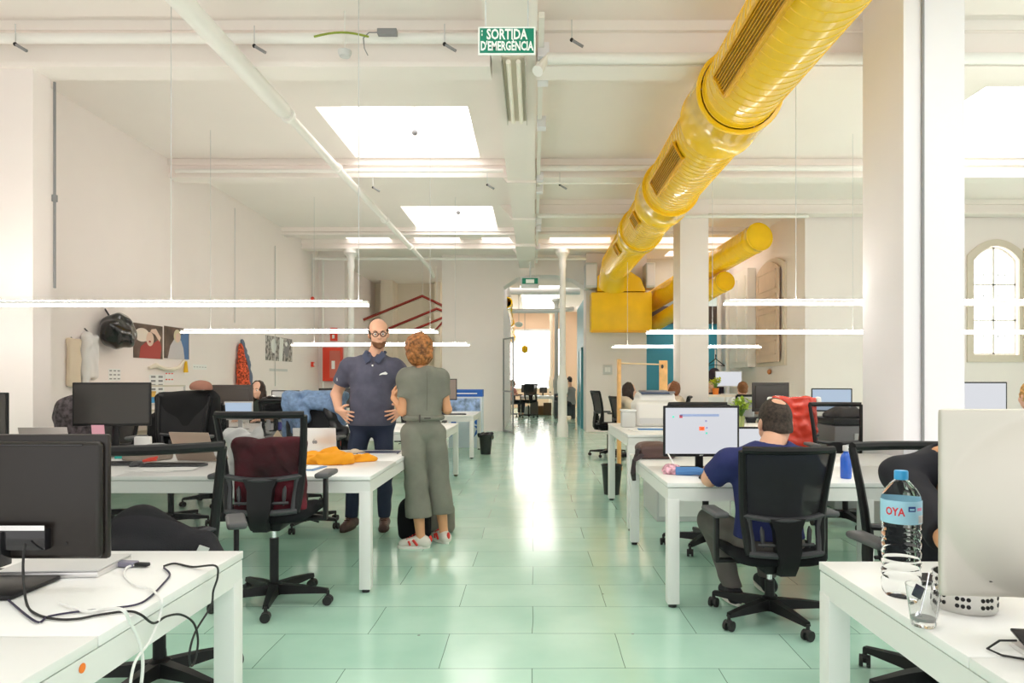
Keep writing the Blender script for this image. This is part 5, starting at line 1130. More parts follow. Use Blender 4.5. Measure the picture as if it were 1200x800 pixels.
# garland
P = [wp(172, 431), wp(180, 428), wp(190, 432), wp(200, 433), wp(208, 430), wp(214, 422)]; o = thing('paper_garland', 'cream paper garland with a yellow tassel under the posters', 'garland', P[0]+Vector((.03, 0, 0)))
MB().tube([p-P[0] for p in P], [.02, .035, .03, .03, .025, .02], 8).build('garland_band', mat('cream paper', (.85, .78, .66), .7), o); q = wp(214, 427)-P[0]
MB().tube([q+Vector((.02, 0, .05)), q+Vector((.02, 0, -.12))], [.02, .035], 8).build('tassel', mat('yellow tassel', (.85, .5, .02), .7), o)
# helmet / bag, coats, scarf
p = wp(123, 388); o = clothy('helmet_bag', 'bulging glossy black bag hanging high beside the posters', 'bag', mat('glossy black film', (.012, .011, .012), .12, coat=.5, bump=.7, bscale=14), [('e', (.16, 0, 0), (.15, .25, .23)), ('e', (.2, .12, -.05), (.1, .16, .15))], loc=p, vox=.012, amp=.02, fr=15, seed=3)
MB().tube([(.0, 0, .28), (.05, 0, .2)], .01, 6).build('hook', CHARC, o)
p = wp(99, 418); o = clothy('white_coat', 'limp white coat hanging on the wall beside the black bag', 'coat', mat('white cloth', (.78, .76, .76), .9), [('b', (.06, 0, 0), (.05, .12, .26), .03), ('c', (.05, -.06, .24), (.07, -.10, -.3), .05, .04), ('c', (.05, .06, .2), (.07, .06, -.25), .04, .03)], loc=p, vox=.01, amp=.012, fr=22)
MB().tube([(0, 0, .34), (.06, 0, .28)], .008, 6).build('hook', CHARC, o)
p = wp(90, 425); o = clothy('cream_coat', 'cream coat hanging flat behind the limp white coat', 'coat', mat('cream cloth', (.74, .62, .48), .9), [('b', (.03, -.1, 0), (.03, .1, .28), .02)], loc=p, vox=.01, amp=.006, fr=20)
MB().tube([(-.02, -.1, .31), (.03, -.1, .26)], .008, 6).build('hook', CHARC, o)
p = wp(278, 428); o = clothy('scarf', 'red and gold patterned scarf hanging from a wall hook', 'scarf', mat('red gold pattern', (.55, .08, .03), .8, var=.9, vscale=30), [('c', (.06, 0, .38), (.10, -.03, .05), .03, .08), ('c', (.10, -.03, .05), (.12, -.05, -.32), .08, .10), ('c', (.10, .05, .05), (.12, .06, -.32), .06, .09)], loc=p, vox=.012, amp=.012, fr=22)
clothy('blue_scarf', 'grey blue jacket hanging partly behind the red patterned scarf', 'jacket', mat('grey blue cloth', (.14, .18, .26), .8), [('c', (.06, .05, .45), (.09, .17, .05), .035, .07), ('c', (.09, .17, .05), (.10, .24, -.35), .07, .08)], loc=p, vox=.012, amp=.012, fr=20)
# black bag and head wear behind the wide monitor
clothy('rucksack', 'dark patterned rucksack half hidden behind the wide monitor', 'rucksack', mat('dark mottled cloth', (.05, .04, .045), .8, var=.8, vscale=25), [('e', (0, 0, 0), (.16, .12, .18)), ('b', (.02, 0, -.2), (.15, .1, .15), .06)], loc=(-4.05, 6.0, 1.02), amp=.01, fr=24)
office_chair('office chair carrying the dark patterned rucksack', (-4.05, 6.35), rad(170), .50, base_rot=.2, mesh=MESHD)
# floor backpack by the standing pair
o = clothy('backpack', 'black backpack standing on the floor between the bald man and the woman', 'backpack', FABK, [('b', (0, 0, .16), (.13, .11, .16), .06), ('e', (0, -.02, .28), (.11, .1, .09))], loc=(-1.0, 5.85-.14, .001), amp=.006, fr=18, cutz=0)
MB().tube([(-.03, .0, .36), (0, 0, .42), (.03, 0, .36)], .008, 6).build('handle', FABK, o)
clothy('shoulder_bag', 'grey brown fabric bag on the floor behind the black backpack', 'bag', mat('grey brown cloth', (.18, .17, .14), .9), [('b', (0, 0, .12), (.12, .08, .12), .05)], loc=(-.82, 5.98, .001), amp=.006, fr=18, cutz=0)

# far room clutter
k = thing('pendant_lamp', 'small white globe lamp hanging far inside the passage', 'lamp', at(608, 380, 22.5)); MB().ell((0, 0, 0), (.13, .13, .09)).build('globe', SIGNW, k); MB().tube([(0, 0, .05), (0, 0, 1.3)], .008, 6).build('cord', GREYP, k)
k = thing('pendant_lamp', 'small yellow lamp beyond the end of the distant duct', 'lamp', at(615, 409, 24)); MB().ell((0, 0, 0), (.12, .12, .14)).build('globe', YEL, k); MB().tube([(-.0, 0, .05), (-.0, 0, 2.1)], .008, 6).build('cord', GREYP, k)
for i, (x, y, w, hh, c, lab) in enumerate(((-.2, 25.7, .4, .3, (.75, .75, .73), 'white'), (.25, 25.9, .45, .32, (.4, .2, .1), 'brown'), (.1, 25.5, .3, .5, (.12, .10, .09), 'dark'), (.55, 25.8, .3, .45, (.2, .12, .08), 'tan'))):
    o = thing('cardboard_box', '%s box stored beneath the table in the far room' % lab, 'box', (x+(.0 if i != 2 else -.0), y+(i*.0), 0), 0)
    MB().b(-w/2, w/2, -.12, .12, 0, hh, bev=.01).build('box_body', mat('far box '+lab, c, .7), o); MB().b(-w/2, w/2, -.125, .125, hh+.001, hh+.02).build('lid', mat('far box '+lab, c, .7), o)
bpy.data.objects['cardboard_box'].location = (-.25, 26.0, 0); bpy.data.objects['cardboard_box.001'].location = (.3, 26.2, 0); bpy.data.objects['cardboard_box.002'].location = (.0, 25.55, 0); bpy.data.objects['cardboard_box.003'].location = (.5, 25.75, 0)
monitor('small dark monitor on the far room table', (-.25, 26.3, .731), 0, .5, .3, .12)
monitor('second small dark monitor on the far room table', (.35, 26.2, .731), .3, .3, .22, .10)
for i, (x, c, lab) in enumerate(((-.1, (.7, .3, .1), 'orange'), (.05, (.1, .3, .1), 'green'), (.6, (.8, .7, .6), 'cream'))):
    o = thing('small_jar', 'tiny %s jar on the far room table' % lab, 'jar', (x, 25.6, .731)); MB().lathe([(0, 0), (.05, 0), (.05, .1), (0, .12)], seg=10, caps=False).build('jar_body', mat('far jar '+lab, c, .5), o); MB().lathe([(0, .12), (.03, .12), (.03, .16), (0, .16)], seg=10, caps=False).build('lid', CHARC, o)
o = thing('armchair', 'dark grey upholstered armchair in the corridor by the teal wall', 'armchair', (1.05, 21.5+2.2, 0)); MB().b(-.35, .35, -.35, .35, .1, .45, bev=.05).build('seat', mat('dark grey felt', (.07, .08, .09), .9), o); MB().b(-.35, .35, .2, .38, .3, .85, bev=.05).build('backrest', mat('dark grey felt', (.07, .08, .09), .9), o)
for s_ in (-1, 1): MB().b(s_*.3-.06, s_*.3+.06, -.36, .3, .0, .6, bev=.04).build('armrest', mat('dark grey felt', (.07, .08, .09), .9), o)
# ================================================================ PEOPLE
SKIN = mat('light skin', (.72, .40, .27), .5, bump=.05, bscale=80); SKIN2 = mat('rosy skin', (.76, .45, .32), .5); SKIN3 = mat('tanned skin', (.68, .34, .18), .5)
EYEW = mat('eye white', (.75, .73, .70), .2); IRIS = mat('dark iris', (.04, .025, .015), .2)
def V3(*a): return np.array(a, float)
def hand(F_, w, d, n, s, curl=.4, spread=.25, sc=1.0, thumb=.9):
    """wrist w, finger direction d, palm normal n, thumb side s"""
    w, d, n, s = [np.array(v, float) for v in (w, d, n, s)]; d /= np.linalg.norm(d); n = n-d*(n@d); n /= np.linalg.norm(n); s_ = np.cross(d, n); s = s_ if s_ @ s > 0 else -s_
    for o in (-.026, -.009, .009, .026): F_.cone(w+d*.0, w+s*o*sc+d*.085*sc, .022*sc, .0125*sc, .012)
    for o, L, sp in ((-.031, .058, -1.2), (-.011, .074, -.4), (.010, .080, .3), (.030, .070, 1.0)):
        p = w+s*o*sc+d*.088*sc; a = spread*sp*.35; dr = d*math.cos(a)+s*math.sin(a); c = 0
        for k, fr in enumerate((.45, .31, .24)):
            c += curl*(.55, .9, .7)[k]; q = dr*math.cos(c)+n*math.sin(c); p2 = p+q*L*fr*sc; F_.cone(p, p2, (.0098, .0090, .0082)[k]*sc, (.0090, .0082, .0070)[k]*sc, .004); p = p2
    p = w+s*.022*sc+d*.025*sc; q = s*math.sin(thumb)+d*math.cos(thumb)+n*.25; q /= np.linalg.norm(q); p2 = p+q*.04*sc; F_.cone(p, p2, .014*sc, .011*sc, .01)
    q2 = q*.75+d*.55+n*.15; q2 /= np.linalg.norm(q2); F_.cone(p2, p2+q2*.035*sc, .0108*sc, .009*sc, .005)
def head_frame(c, yaw, pitch, roll, sc):
    R = np.array((Matrix.Rotation(yaw, 3, 'Z') @ Matrix.Rotation(-pitch, 3, 'X') @ Matrix.Rotation(roll, 3, 'Y')))
    c = np.array(c, float); return (lambda x, y, z: c+R @ (np.array([x, y, z])*sc)), R.T.tolist() and R
def head(F_, hf, R, sc):
    L = [[R[j][i] for j in range(3)] for i in range(3)]   # rows = local axes
    e = lambda p, r, k=.02, op='u': F_.ell(hf(*p), tuple(x*sc for x in r), k, op, R=L)
    e((0, -.015, .035), (.076, .097, .091), 0); e((0, .03, -.02), (.062, .066, .092), .02); e((0, .038, -.072), (.046, .046, .04), .02); e((0, .072, -.096), (.02, .018, .018), .015)
    F_.cone(hf(-.034, .080, .026), hf(.034, .080, .026), .013*sc, .013*sc, .012); F_.cone(hf(0, .088, .012), hf(0, .112, -.024), .008*sc, .0125*sc, .008)
    for s in (-1, 1): e((s*.030, .100, .008), (.016, .012, .011), .008, 's'); e((s*.077, -.004, -.004), (.010, .021, .033), .006); e((s*.036, .062, -.025), (.026, .026, .024), .02); e((s*.011, .104, -.028), (.009, .008, .008), .006)
    F_.cone(hf(-.019, .088, -.050), hf(.019, .088, -.050), .0085*sc, .0085*sc, .006); F_.cone(hf(-.014, .086, -.062), hf(.014, .086, -.062), .009*sc, .009*sc, .005)
def face_bits(o, hf, sc, brow, eyes=True):
    for s in (-1, 1):
        if eyes:
            k = MB(); k.ell(hf(s*.030, .083, .006), .0125*sc, seg=12); e = k.build('eye', EYEW, o)
            MB().ell(hf(s*.030, .0925, .006), .006*sc, seg=10).build('iris', IRIS, e)
        MB().tube([hf(s*.014, .094, .027), hf(s*.030, .0945, .033), hf(s*.048, .082, .028)], [.003*sc, .004*sc, .002*sc], 6).build('eyebrow', brow, o)
def limb(F_, a, b, ra, rb, k=.03, flat=0): F_.cone(a, b, ra, rb, k, flat=flat)
def shoe(o, ank, toe, m, sole, sc=1.0, lace=None, acc=None):
    """ank = ankle position (x, y, z), toe = ground direction angle"""
    d = V3(math.cos(toe), math.sin(toe), 0); n = V3(-d[1], d[0], 0); a = np.array([ank[0], ank[1], 0.]); g = ank[2]-.09
    q0, q1 = np.minimum(a-d*.1, a+d*.24), np.maximum(a-d*.1, a+d*.24); f = Field(q0-.08, q1+V3(.08, .08, .2), .006)
    f.cone(a-d*.045*sc+V3(0, 0, g+.05), a+d*.0+V3(0, 0, g+.085), .040*sc, .036*sc, .02); f.cone(a-d*.04*sc+V3(0, 0, g+.045), a+d*.15*sc+V3(0, 0, g+.035), .040*sc, .034*sc, .03)
    f.cone(a+d*.02*sc+V3(0, 0, g+.075), a+d*.13*sc+V3(0, 0, g+.045), .030*sc, .026*sc, .02); f.cut((0, 0, g+.012), (0, 0, -1)); f.cut((0, 0, g+.115), (0, 0, 1))
    s = f.mesh('shoe', m, o)
    pts = []; k = MB(); N = 24; rows = []
    for z, e in ((g+.0005, -.002), (g+.018, .003), (g+.022, 0)):
        r = []
        for i in range(N):
            t = 2*PI*i/N; u = .055+.135*math.cos(t) ; w = (.042+.006*math.cos(t))*math.sin(t); p = a+d*(u+e*math.cos(t))*sc+n*w*sc*(1+e*10)+V3(0, 0, z); r.append(k.bm.verts.new(p))
        rows.append(r)
    for A_, B_ in zip(rows, rows[1:]):
        for i in range(N): k.bm.faces.new([A_[i], A_[(i+1) % N], B_[(i+1) % N], B_[i]])
    k.bm.faces.new(rows[0][::-1]); k.bm.faces.new(rows[-1]); k.build('sole', sole, s)
    if lace is not None:
        k = MB()
        for i in range(4): c = a+d*(.045+.022*i)*sc+V3(0, 0, g+.111-.012*i); k.tube([c-n*.024, c+V3(0, 0, .004), c+n*.024], .0035, 6)
        k.build('lace', lace, s)
    if acc is not None:
        k = MB()
        for sd in (-1, 1): k.tube([a+d*.02+n*sd*.041+V3(0, 0, g+.03), a+d*.055+n*sd*.041+V3(0, 0, g+.075)], .010, 6).tube([a+d*.075+n*sd*.039+V3(0, 0, g+.03), a+d*.09+n*sd*.036+V3(0, 0, g+.065)], .008, 6)
        k.ell(a-d*.078+V3(0, 0, g+.07), (.014, .014, .03)); k.build('stripe', acc, s)

def figure(name_label, loc, rz, J, skin, shirt, pants, hairf, vox=.007, sc=1.0, B=1.0, sleeve=.55, hem=None, face=True, shoes=None, brow=None, hands=None, shirt_wr=(.004, 26), neck=.052, belly=0, flare=None, longsleeve=False, legs=True, headsc=1.0, pantcut=.13, build=None, collar=None, extra=None, vneck=None):
    o = thing('person', name_label, 'person', (*loc, 0), rz)
    hc, yaw, pitch, roll = J['head']; hf, R = head_frame(hc, yaw, pitch, roll, headsc)
    P = [np.array(v, float) for k, v in J.items() if k not in ('head',) and not k.startswith('h')]+[np.array(hc, float)]
    lo = np.min(P, 0)-.20; hi = np.max(P, 0)+.20
    f = Field(lo, hi, vox)
    pel, wst, cst, nk = [np.array(J[k], float) for k in ('pelvis', 'waist', 'chest', 'neck')]; b = B
    f.ell(pel, (.155*b, .11*b, .12), 0); f.ell(wst, (.135*b, .10*b+belly*.7, .15), .06); f.ell(cst, (.155*b, .105*b, .16), .06)
    f.cone(cst+V3(0, 0, .1), nk, .09, neck, .05); f.cone(nk, hf(0, -.02, -.04), neck, neck*.98, .02)
    for s in 'RL':
        sh, el, wr = [np.array(J[k+s], float) for k in ('sh', 'el', 'wr')]
        f.cone(cst+V3(0, 0, .10), sh, .085, .058, .04); f.cone(sh, el, .050*b, .040*b, .03); f.cone(el, wr, .042*b, .027*b, .015)
        if 'hd'+s in J: hd = J['hd'+s]; hand(f, wr, *hd[:3], **(hd[3] if len(hd) > 3 else {}))
        else: f.ell(wr+(wr-el)/np.linalg.norm(wr-el)*.06, (.035, .035, .03), .02)
        if legs:
            hp, kn, an = [np.array(J[k+s], float) for k in ('hip', 'kn', 'an')]; f.cone(hp, kn, .075, .055, .04); f.cone(kn, kn+(an-kn)*.35, .054, .054, .02); f.cone(kn+(an-kn)*.35, an, .052, .034, .03); f.cone(an, an-V3(0, 0, .03), .036, .036, .01)
    head(f, hf, R, headsc)
    f.mesh('body', skin, o)
    # shirt
    f = Field(lo, hi, vox*1.1); up = .012
    f.ell(pel, (.165*b+up, .12*b+up+belly*.3, .14), 0); f.ell(wst+V3(0, belly*.5, 0), (.150*b+up, .115*b+up+belly*.5, .17), .08); f.ell(cst, (.165*b+up, .115*b+up, .17), .08)
    f.cone(cst+V3(0, 0, .09), nk-V3(0, 0, .01), .10, .072, .07)
    for s in 'RL':
        sh, el, wr = [np.array(J[k+s], float) for k in ('sh', 'el', 'wr')]
        f.cone(cst+V3(0, 0, .10), sh, .095, .070, .05); f.cone(nk-V3(0, 0, .045), sh, neck+.012, .060, .05)
        e = sh+(el-sh)*sleeve if not longsleeve else el
        f.cone(sh, e, .062*b+up*.6, .058*b+up*(.8 if not longsleeve else 0), .035, flat=0 if longsleeve else 1)
        if longsleeve: f.cone(el, el+(wr-el)*.9, .052*b, .038, .03, flat=1)
    f.cone(nk-V3(0, 0, .03), nk+V3(0, 0, .2), neck+.014, neck+.02, .01, 's')
    if vneck: f.cone(vneck[0], vneck[1], .030, .008, .006, 's')
    if shirt_wr: f.wrinkle(shirt_wr[0], shirt_wr[1], 3)
    z = hem if hem is not None else pel[2]-.06; f.cut((0, 0, z), (0, 0, -1)); st = f.mesh('shirt', shirt, o)
    if legs:
        f = Field(lo, hi, vox*1.1); f.ell(pel, (.168*b, .125*b, .125), 0)
        for s in 'RL':
            hp, kn, an = [np.array(J[k+s], float) for k in ('hip', 'kn', 'an')]
            if flare: f.cone(hp, kn, .100, flare[0], .012); f.cone(kn, an, flare[0], flare[1], .012)
            else: f.cone(hp, kn, .094, .078, .05); f.cone(kn, an, .076, .054, .03)
        f.wrinkle(.005, 20, 8); f.cut((0, 0, pantcut), (0, 0, -1))
        f.ell(wst, (.142*b, .106*b, .15), .05); f.cut((0, 0, (J['waist'][2]+J['pelvis'][2])/2+.035), (0, 0, 1)); f.mesh('trousers', pants, o)
    if shoes:
        for s in 'RL': shoe(o, J['an'+s], J['toe'+s][0], *shoes)
    if face: face_bits(o, hf, headsc, brow or IRIS)
    if hairf: hairf(o, hf, R, headsc)
    return o, hf, R, st
def hair_shell(o, hf, R, sc, m, off=.008, front=.03, bald=None, low=-.03, vox=.005, curls=0, extra=None, name='hair'):
    L = [[R[j][i] for j in range(3)] for i in range(3)]
    c = hf(0, 0, 0); f = Field(c-.19*sc, c+.17*sc, vox)
    e = lambda p, r, k=.02, op='u': f.ell(hf(*p), tuple(x*sc for x in r), k, op, R=L)
    e((0, -.015, .035), (.076+off, .097+off, .091+off), 0); e((0, -.03, -.03), (.070+off*.6, .075+off*.6, .06), .02)
    if extra:
        for p, r in extra: e(p, r, .03)
    if curls: f.wrinkle(curls, 70, 5, (1, 1, .22))
    d = np.array(R) @ V3(0, 1, .55); f.cut(hf(0, front, .045), d)              # hairline
    u = np.array(R) @ V3(0, .45, -1); f.cut(hf(0, -.02, low), u)
    if bald: e(bald[0], bald[1], .006, 's')
    return f.mesh(name, m, o)

# -- the bald man in the navy polo shirt
POLO = mat('slate navy polo cloth', (.085, .085, .125), .85, bump=.25, bscale=220, var=.15, vscale=9); JEAN = mat('dark indigo jeans', (.02, .028, .06), .8, bump=.3, bscale=150)
HAIRD = mat('dark short hair', (.06, .035, .02), .7)
def hair_man(o, hf, R, sc):
    hair_shell(o, hf, R, sc, HAIRD, off=.0035, front=.035, bald=((0, .035, .10), (.070, .13, .088)), low=-.035)
    L = [[R[j][i] for j in range(3)] for i in range(3)]; c = hf(0, 0, 0); f = Field(c-.16*sc, c+.16*sc, .005)
    f.ell(hf(0, .03, -.02), tuple(x*sc for x in (.0655, .0695, .095)), 0, R=L); f.ell(hf(0, .039, -.074), tuple(x*sc for x in (.050, .051, .044)), .015, R=L); f.ell(hf(0, .074, -.098), tuple(x*sc for x in (.024, .023, .022)), .01, R=L)
    f.cone(hf(-.02, .092, -.040), hf(.02, .092, -.040), .008*sc, .008*sc, .008)
    f.cut(hf(0, .0, -.036), np.array(R) @ V3(0, .25, 1)); f.cut(hf(0, -.01, 0), np.array(R) @ V3(0, -1, 0)); f.cone(hf(-.017, .102, -.055), hf(.017, .102, -.055), .009*sc, .009*sc, .004, 's')
    f.mesh('beard', mat('reddish brown beard', (.20, .085, .04), .8), o)
    g = MB()
    for s in (-1, 1):
        cx = s*.031; ring = [hf(cx+.023*math.cos(t), .108-.004*abs(math.cos(t)), .006+.019*math.sin(t)) for t in [2*PI*k/20 for k in range(21)]]
        g.tube(ring, .003*sc, 6, caps=False); g.tube([hf(s*.054, .104, .012), hf(s*.080, .06, .012), hf(s*.082, -.005, .006)], .003*sc, 6)
    g.tube([hf(-.009, .108, .010), hf(.009, .108, .010)], .003*sc, 6); gg = g.build('glasses', BLACKG, o)
JM = dict(pelvis=(0, 0, .97), waist=(0, .01, 1.13), chest=(-.005, 0, 1.34), neck=(-.03, -.01, 1.56), head=((-.065, .03, 1.74), rad(14), rad(8), rad(3)),
    shR=(.205, -.01, 1.445), elR=(.345, -.10, 1.20), wrR=(.285, .06, 1.065), shL=(-.215, -.01, 1.435), elL=(-.38, -.08, 1.20), wrL=(-.30, .07, 1.07),
    hipR=(.10, 0, .93), knR=(.15, .03, .50), anR=(.185, 0, .09), hipL=(-.10, 0, .93), knL=(-.115, .03, .50), anL=(-.11, 0, .09),
    hdR=((-.72, .50, -.42), (-.45, -.9, .1), (-.2, -.6, .8), dict(curl=.28, spread=.9, sc=1.1, thumb=1.1)), hdL=((.72, .48, -.40), (.45, -.9, .1), (.2, -.6, .8), dict(curl=.28, spread=.9, sc=1.1, thumb=1.1)),
    toeR=(rad(80), 0, 0), toeL=(rad(97), 0, 0))
o, hf, R, st = figure('bald bearded man with glasses in a dark navy polo shirt, hands on hips', (-1.458, 6.14), PI+.03, JM, SKIN, POLO, JEAN, hair_man, vox=.0062, B=1.22, sleeve=.60, hem=.925, belly=.02, headsc=1.07, neck=.062, vneck=((-.03, .075, 1.58), (-.03, .125, 1.47)),
    shoes=(mat('brown leather', (.17, .06, .035), .35), mat('dark sole', (.05, .03, .02), .6), 1.1, mat('brown lace', (.05, .025, .015), .7)), brow=HAIRD, pantcut=.10)
# polo collar, buttons and chest emblem
k = MB(); 
for s in (-1, 1):
    k._add([(-.03+s*.014, .120, 1.500), (-.03+s*.072, .060, 1.585), (-.03+s*.100, .070, 1.540), (-.03+s*.055, .128, 1.470), (-.03+s*.014, .130, 1.505), (-.03+s*.074, .070, 1.592), (-.03+s*.104, .080, 1.545), (-.03+s*.056, .138, 1.473)], [(0, 1, 2, 3), (4, 7, 6, 5), (0, 4, 5, 1), (1, 5, 6, 2), (2, 6, 7, 3), (3, 7, 4, 0)])
k.tube([(-.03+.085*math.cos(t), -.012+.07*math.sin(t), 1.57+.012*math.cos(2*t)) for t in [rad(200)-rad(-220)*i/16 for i in range(17)]], .016, 8)
k.build('collar', mat('navy collar cloth', (.06, .07, .12), .85), st)
for z, y in ((1.455, .128), (1.42, .133)): MB().ell((-.03, y, z), (.008, .004, .008), seg=10).build('button', PAPER, st)
MB().prism([(-.165, 1.385), (-.145, 1.402), (-.105, 1.388), (-.085, 1.37), (-.12, 1.378), (-.15, 1.376)], .128, .134, 'y').build('chest_emblem', PAPER, st)
MB().ell((.305, .0, 1.335), (.012, .03, .03)).build('sleeve_badge', mat('pale badge', (.5, .5, .5), .7), st)
MB().box((0, .12, .915), (.05, .02, .03), bev=.004).build('belt_buckle', STEEL, o)

# -- the standing woman in grey
GREYS = mat('sage grey linen', (.20, .20, .165), .9, bump=.3, bscale=200, var=.1, vscale=6)
HAIRW = mat('auburn hair', (.34, .13, .035), .5, bump=.8, bscale=60, var=.6, vscale=35)
def hair_bob(m, size=1.0, low=-.12):
    def fn(o, hf, R, sc):
        hair_shell(o, hf, R, sc, m, off=.024*size, front=.045, low=low, curls=.0055, vox=.006, extra=[((.05, -.02, -.03), (.055, .08, .08)), ((-.05, -.02, -.03), (.055, .08, .08)), ((0, -.07, -.03), (.075, .05, .08)), ((0, -.04, .06), (.09, .09, .07))])
    return fn
rw = .38
JW = dict(pelvis=(0, 0, .94), waist=(0, 0, 1.07), chest=(-.0, 0, 1.24), neck=(-.01, .0, 1.405), head=((-.035, .035, 1.555), rad(14), rad(2), 0),
    shR=(.135, 0, 1.345), elR=(.19, -.02, 1.09), wrR=(.15, .20, 1.12), shL=(-.14, .0, 1.345), elL=(-.165, .0, 1.08), wrL=(-.20, .20, 1.18),
    hipR=(.085, 0, .90), knR=(.13, .03, .50), anR=(.18, .06, .09), hipL=(-.085, 0, .90), knL=(-.06, -.0, .50), anL=(-.035, -.05, .09),
    hdR=((-.5, .8, .2), (-.6, -.4, .3), (0, .2, 1), dict(curl=.7, sc=.92)), hdL=((.1, .5, .8), (.7, .2, 0), (.3, .4, .8), dict(curl=.8, sc=.92)),
    toeR=(rad(105), 0, 0), toeL=(rad(160), 0, 0))
RED = mat('red shoe trim', (.65, .04, .03), .5)
o, hf, R, st = figure('woman with auburn bob in grey short sleeved top and wide culottes, her back turned', (-.885, 5.46), rw, JW, SKIN3, GREYS, GREYS, hair_bob(HAIRW, 1.5), vox=.0062, B=.88, sleeve=.58, hem=1.045, shirt_wr=(.006, 22), headsc=.98, neck=.045,
    flare=(.092, .110), pantcut=.25, shoes=(mat('pale trainer', (.70, .66, .60), .5), mat('white sole', (.82, .80, .74), .5), .95, RED, RED), brow=HAIRW)
MB().tube([(.150*math.cos(t), .112*math.sin(t), 1.03) for t in [2*PI*i/28 for i in range(29)]], .022, 8, caps=False).build('waistband', GREYS, o)
MB().box((-.06, -.135, 1.03), (.012, .008, .06)).box((.0, -.137, 1.03), (.05, .006, .012)).build('belt_loop', mat('dark belt', (.08, .07, .06), .6), o)
MB().tube([(.0, -.118, 1.40), (.0, -.135, 1.25), (.0, -.12, 1.09)], .0025, 6).build('back_seam', mat('seam shade', (.15, .15, .12), .9), st)

# -- seated people
def seated(seat=.50, lean=0, headp=(0, .03, 1.19), yaw=0, pitch=0, arms='desk', w=1.0, armz=.78):
    d = dict(pelvis=(0, -.08, seat+.05), waist=(0, -.07+lean*.3, seat+.2), chest=(0, -.06+lean*.7, seat+.39), neck=(0, -.04+lean, seat+.555), head=(headp, rad(yaw), rad(pitch), 0),
        shR=(.19*w, -.05+lean*.9, seat+.48), shL=(-.19*w, -.05+lean*.9, seat+.48), elR=(.27*w, .08+lean, armz), elL=(-.27*w, .08+lean, armz), wrR=(.17*w, .30+lean, armz+.0), wrL=(-.17*w, .30+lean, armz+.0),
        hipR=(.10, -.04, seat+.03), hipL=(-.10, -.04, seat+.03), knR=(.14, .38, seat+.02), knL=(-.14, .38, seat+.02), anR=(.13, .36, .09), anL=(-.13, .36, .09),
        hdR=((-.3, 1, -.1), (0, 0, -1), (-1, 0, 0), dict(curl=.3)), hdL=((.3, 1, -.1), (0, 0, -1), (1, 0, 0), dict(curl=.3)), toeR=(rad(88), 0, 0), toeL=(rad(92), 0, 0))
    return d
NAVY = mat('bright navy cloth', (.018, .025, .12), .85, bump=.2, bscale=150); GJ = mat('grey washed trousers', (.12, .11, .10), .85)
J = seated(.39, 0, (.085, .05, 1.078), 0, 20, w=1.10, armz=.775)
J['neck'] = (.04, -.03, .965); J['wrR'] = (.27, .33, .79); J['wrL'] = (-.20, .36, .785); J['elR'] = (.335, .06, .77); J['elL'] = (-.29, .05, .77)
J['knR'] = (.16, .38, .45); J['knL'] = (-.20, .33, .47); J['anL'] = (-.10, .22, .10); J['anR'] = (.18, .42, .10)
def hair_seat(o, hf, R, sc): hair_shell(o, hf, R, sc, mat('very short dark hair', (.045, .03, .022), .75, bump=.3, bscale=200, var=.5, vscale=60), off=.004, front=.02, bald=((.012, -.082, .112), (.044, .042, .036)), low=-.045)
figure('man in a navy T-shirt with thinning dark hair seen from behind in his chair', (1.29, 3.84), rad(2), J, SKIN, NAVY, GJ, hair_seat, vox=.0065, B=1.12, sleeve=.80, hem=.47, headsc=1.12, neck=.068,
    shoes=(mat('black suede', (.015, .015, .02), .8), mat('white sole', (.82, .80, .74), .5), 1.05, BLACK), pantcut=.105)
# woman in black by the bottle
BT = mat('black jersey', (.012, .012, .018), .85)
def hair_long(m):
    def fn(o, hf, R, sc):
        hair_shell(o, hf, R, sc, m, off=.014, front=.05, low=-.30, curls=.004, vox=.006, extra=[((.06, -.01, -.07), (.04, .06, .13)), ((-.06, -.01, -.07), (.04, .06, .13)), ((0, -.06, -.10), (.085, .05, .14))])
        k = MB()
        for s in (-1, 1):
            for j in range(5): k.tube([hf(s*(.06+.012*j), .01, -.06), hf(s*(.075+.016*j), .03, -.15), hf(s*(.08+.022*j), .05, -.24-.01*j)], [.016, .016, .004], 8)
        k.build('hair_lock', m, o)
    return fn
J = seated(.47, .12, (-.03, .24, 1.055), -12, 34, w=1.0, armz=.785); J['wrR'] = (.02, .58, .775); J['elR'] = (.27, .46, .785); J['wrL'] = (-.15, .60, .78); J['elL'] = (-.27, .42, .785); J['hdR'] = ((-1, .15, 0), (0, 0, -1), (0, 1, 0), dict(curl=.3))
figure('woman in a black top with long brown hair partly behind the aluminium computer', (1.66, 2.80), PI+.05, J, SKIN3, BT, BT, hair_long(mat('brown hair', (.14, .055, .02), .5, var=.4, vscale=40)), vox=.008, B=1.0, sleeve=.95, hem=.49, shoes=(BLACK, RUBBER, .95))
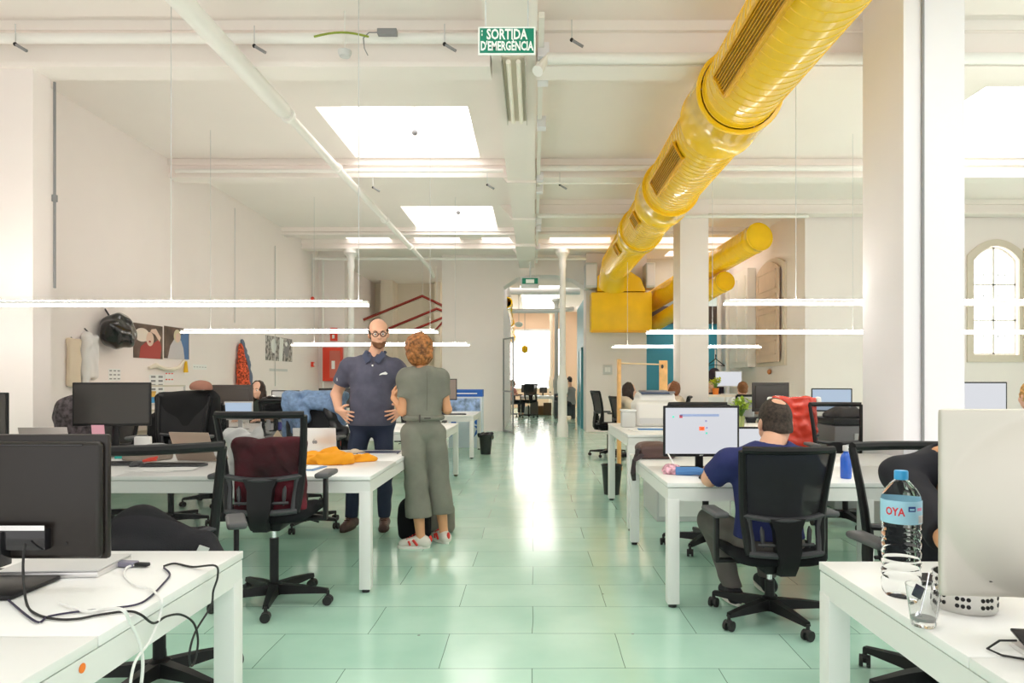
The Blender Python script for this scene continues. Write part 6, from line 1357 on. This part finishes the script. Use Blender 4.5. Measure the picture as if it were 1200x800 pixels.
# background people
def bg_person(label, loc, rz, shirt, hairm, hair='short', seat=.50, skin=SKIN2, **k):
    hz = k.pop('hz', 1.19); yw = k.pop('yaw', 0)
    J = seated(seat, 0, (0, .03, hz), yw, k.pop('pitch', 6), armz=k.pop('armz', .78))
    fn = {'short': lambda o, hf, R, sc: hair_shell(o, hf, R, sc, hairm, off=.010, front=.03, low=-.05, vox=.008, curls=.003), 'bob': hair_bob(hairm), 'long': hair_long(hairm),
          'bun': lambda o, hf, R, sc: (hair_shell(o, hf, R, sc, hairm, off=.012, front=.03, low=-.06, vox=.006, curls=.005), clothy('hair_bun', None, None, hairm, [('e', tuple(hf(.01, -.05, .14)), (.05, .05, .045))], vox=.006, amp=.006, fr=70, parent=o, part='hair_bun'))}[hair]
    return figure(label, loc, rz, J, skin, shirt, mat('dark trousers', (.03, .03, .04), .85), fn, vox=.012, hem=seat-.01, longsleeve=k.pop('longsleeve', False), shoes=None, face=k.pop('face', False), shirt_wr=None, **k)[0]
bg_person('woman with blonde hair in a bun facing a bright screen', (4.40, 6.02), rad(2), mat('pale blue cloth', (.45, .58, .78), .85), mat('blonde hair', (.52, .28, .09), .5, var=.4, vscale=50), 'bun', .47, hz=1.185)
bg_person('dark haired woman peering over a brown monitor near the poster wall', (-3.97, 9.85), PI-.1, mat('dark green cloth', (.05, .07, .06), .85), mat('black brown hair', (.03, .015, .01), .5), 'long', .48, face=True, hz=1.185)
bg_person('person in a white shirt with brown hair seen from behind near the blue wall', (3.55, 11.6), rad(5), mat('white cotton', (.8, .8, .8), .85), mat('mid brown hair', (.20, .08, .025), .6), 'short', .48, hz=1.17)
bg_person('dark haired person mostly hidden behind the pale screen by the blue wall', (3.86, 14.95), PI, mat('dark grey cloth', (.06, .06, .07), .85), mat('black hair', (.03, .025, .03), .6), 'short', .48, hz=1.17)
bg_person('dark haired woman in profile framed by the pine uprights', (1.55, 11.3), rad(-80), mat('cream cloth', (.7, .62, .52), .85), mat('black brown hair', (.03, .015, .01), .5), 'long', .47, hz=1.155)
bg_person('brown haired person behind the second pine upright', (2.42, 12.0-.2), rad(75), mat('cream cloth', (.7, .62, .52), .85), mat('chestnut hair', (.22, .08, .03), .5), 'bob', .46, hz=1.16)
bg_person('dark haired man in grey seated in the corridor by the teal wall', (1.22, 23.45), rad(60), mat('grey marl cloth', (.28, .28, .28), .85), mat('black hair', (.03, .025, .03), .6), 'short', .50, hz=1.32)
bg_person('brown haired person in red and white at the far room table', (-.80, 24.95), rad(-60), mat('red white cloth', (.6, .25, .22), .85), mat('mid brown hair', (.20, .08, .025), .6), 'bob', .50, hz=1.19)

# ================================================================ LIGHT AND CAMERA
W = bpy.data.worlds.new('overcast daylight'); bpy.context.scene.world = W; W.use_nodes = True
bg = W.node_tree.nodes['Background']; bg.inputs['Color'].default_value = (1, .975, .96, 1); bg.inputs['Strength'].default_value = 2.3
cam = bpy.data.cameras.new('camera'); cam.sensor_width = 36; cam.lens = 24; cam.shift_x = -26/1200; cam.shift_y = 45/1200; cam.clip_end = 200
co = bpy.data.objects.new('camera', cam); C.objects.link(co); co.location = (0, 0, H); co.rotation_euler = (PI/2, 0, 0)
S = bpy.context.scene; S.camera = co
S.view_settings.view_transform = 'Standard'; S.view_settings.look = 'None'; S.view_settings.exposure = -.42; S.view_settings.gamma = 1
S.view_settings.use_curve_mapping = False
S.cycles.use_denoising = True; S.cycles.max_bounces = 12; S.cycles.diffuse_bounces = 8; S.cycles.transparent_max_bounces = 16; S.cycles.sample_clamp_indirect = 8
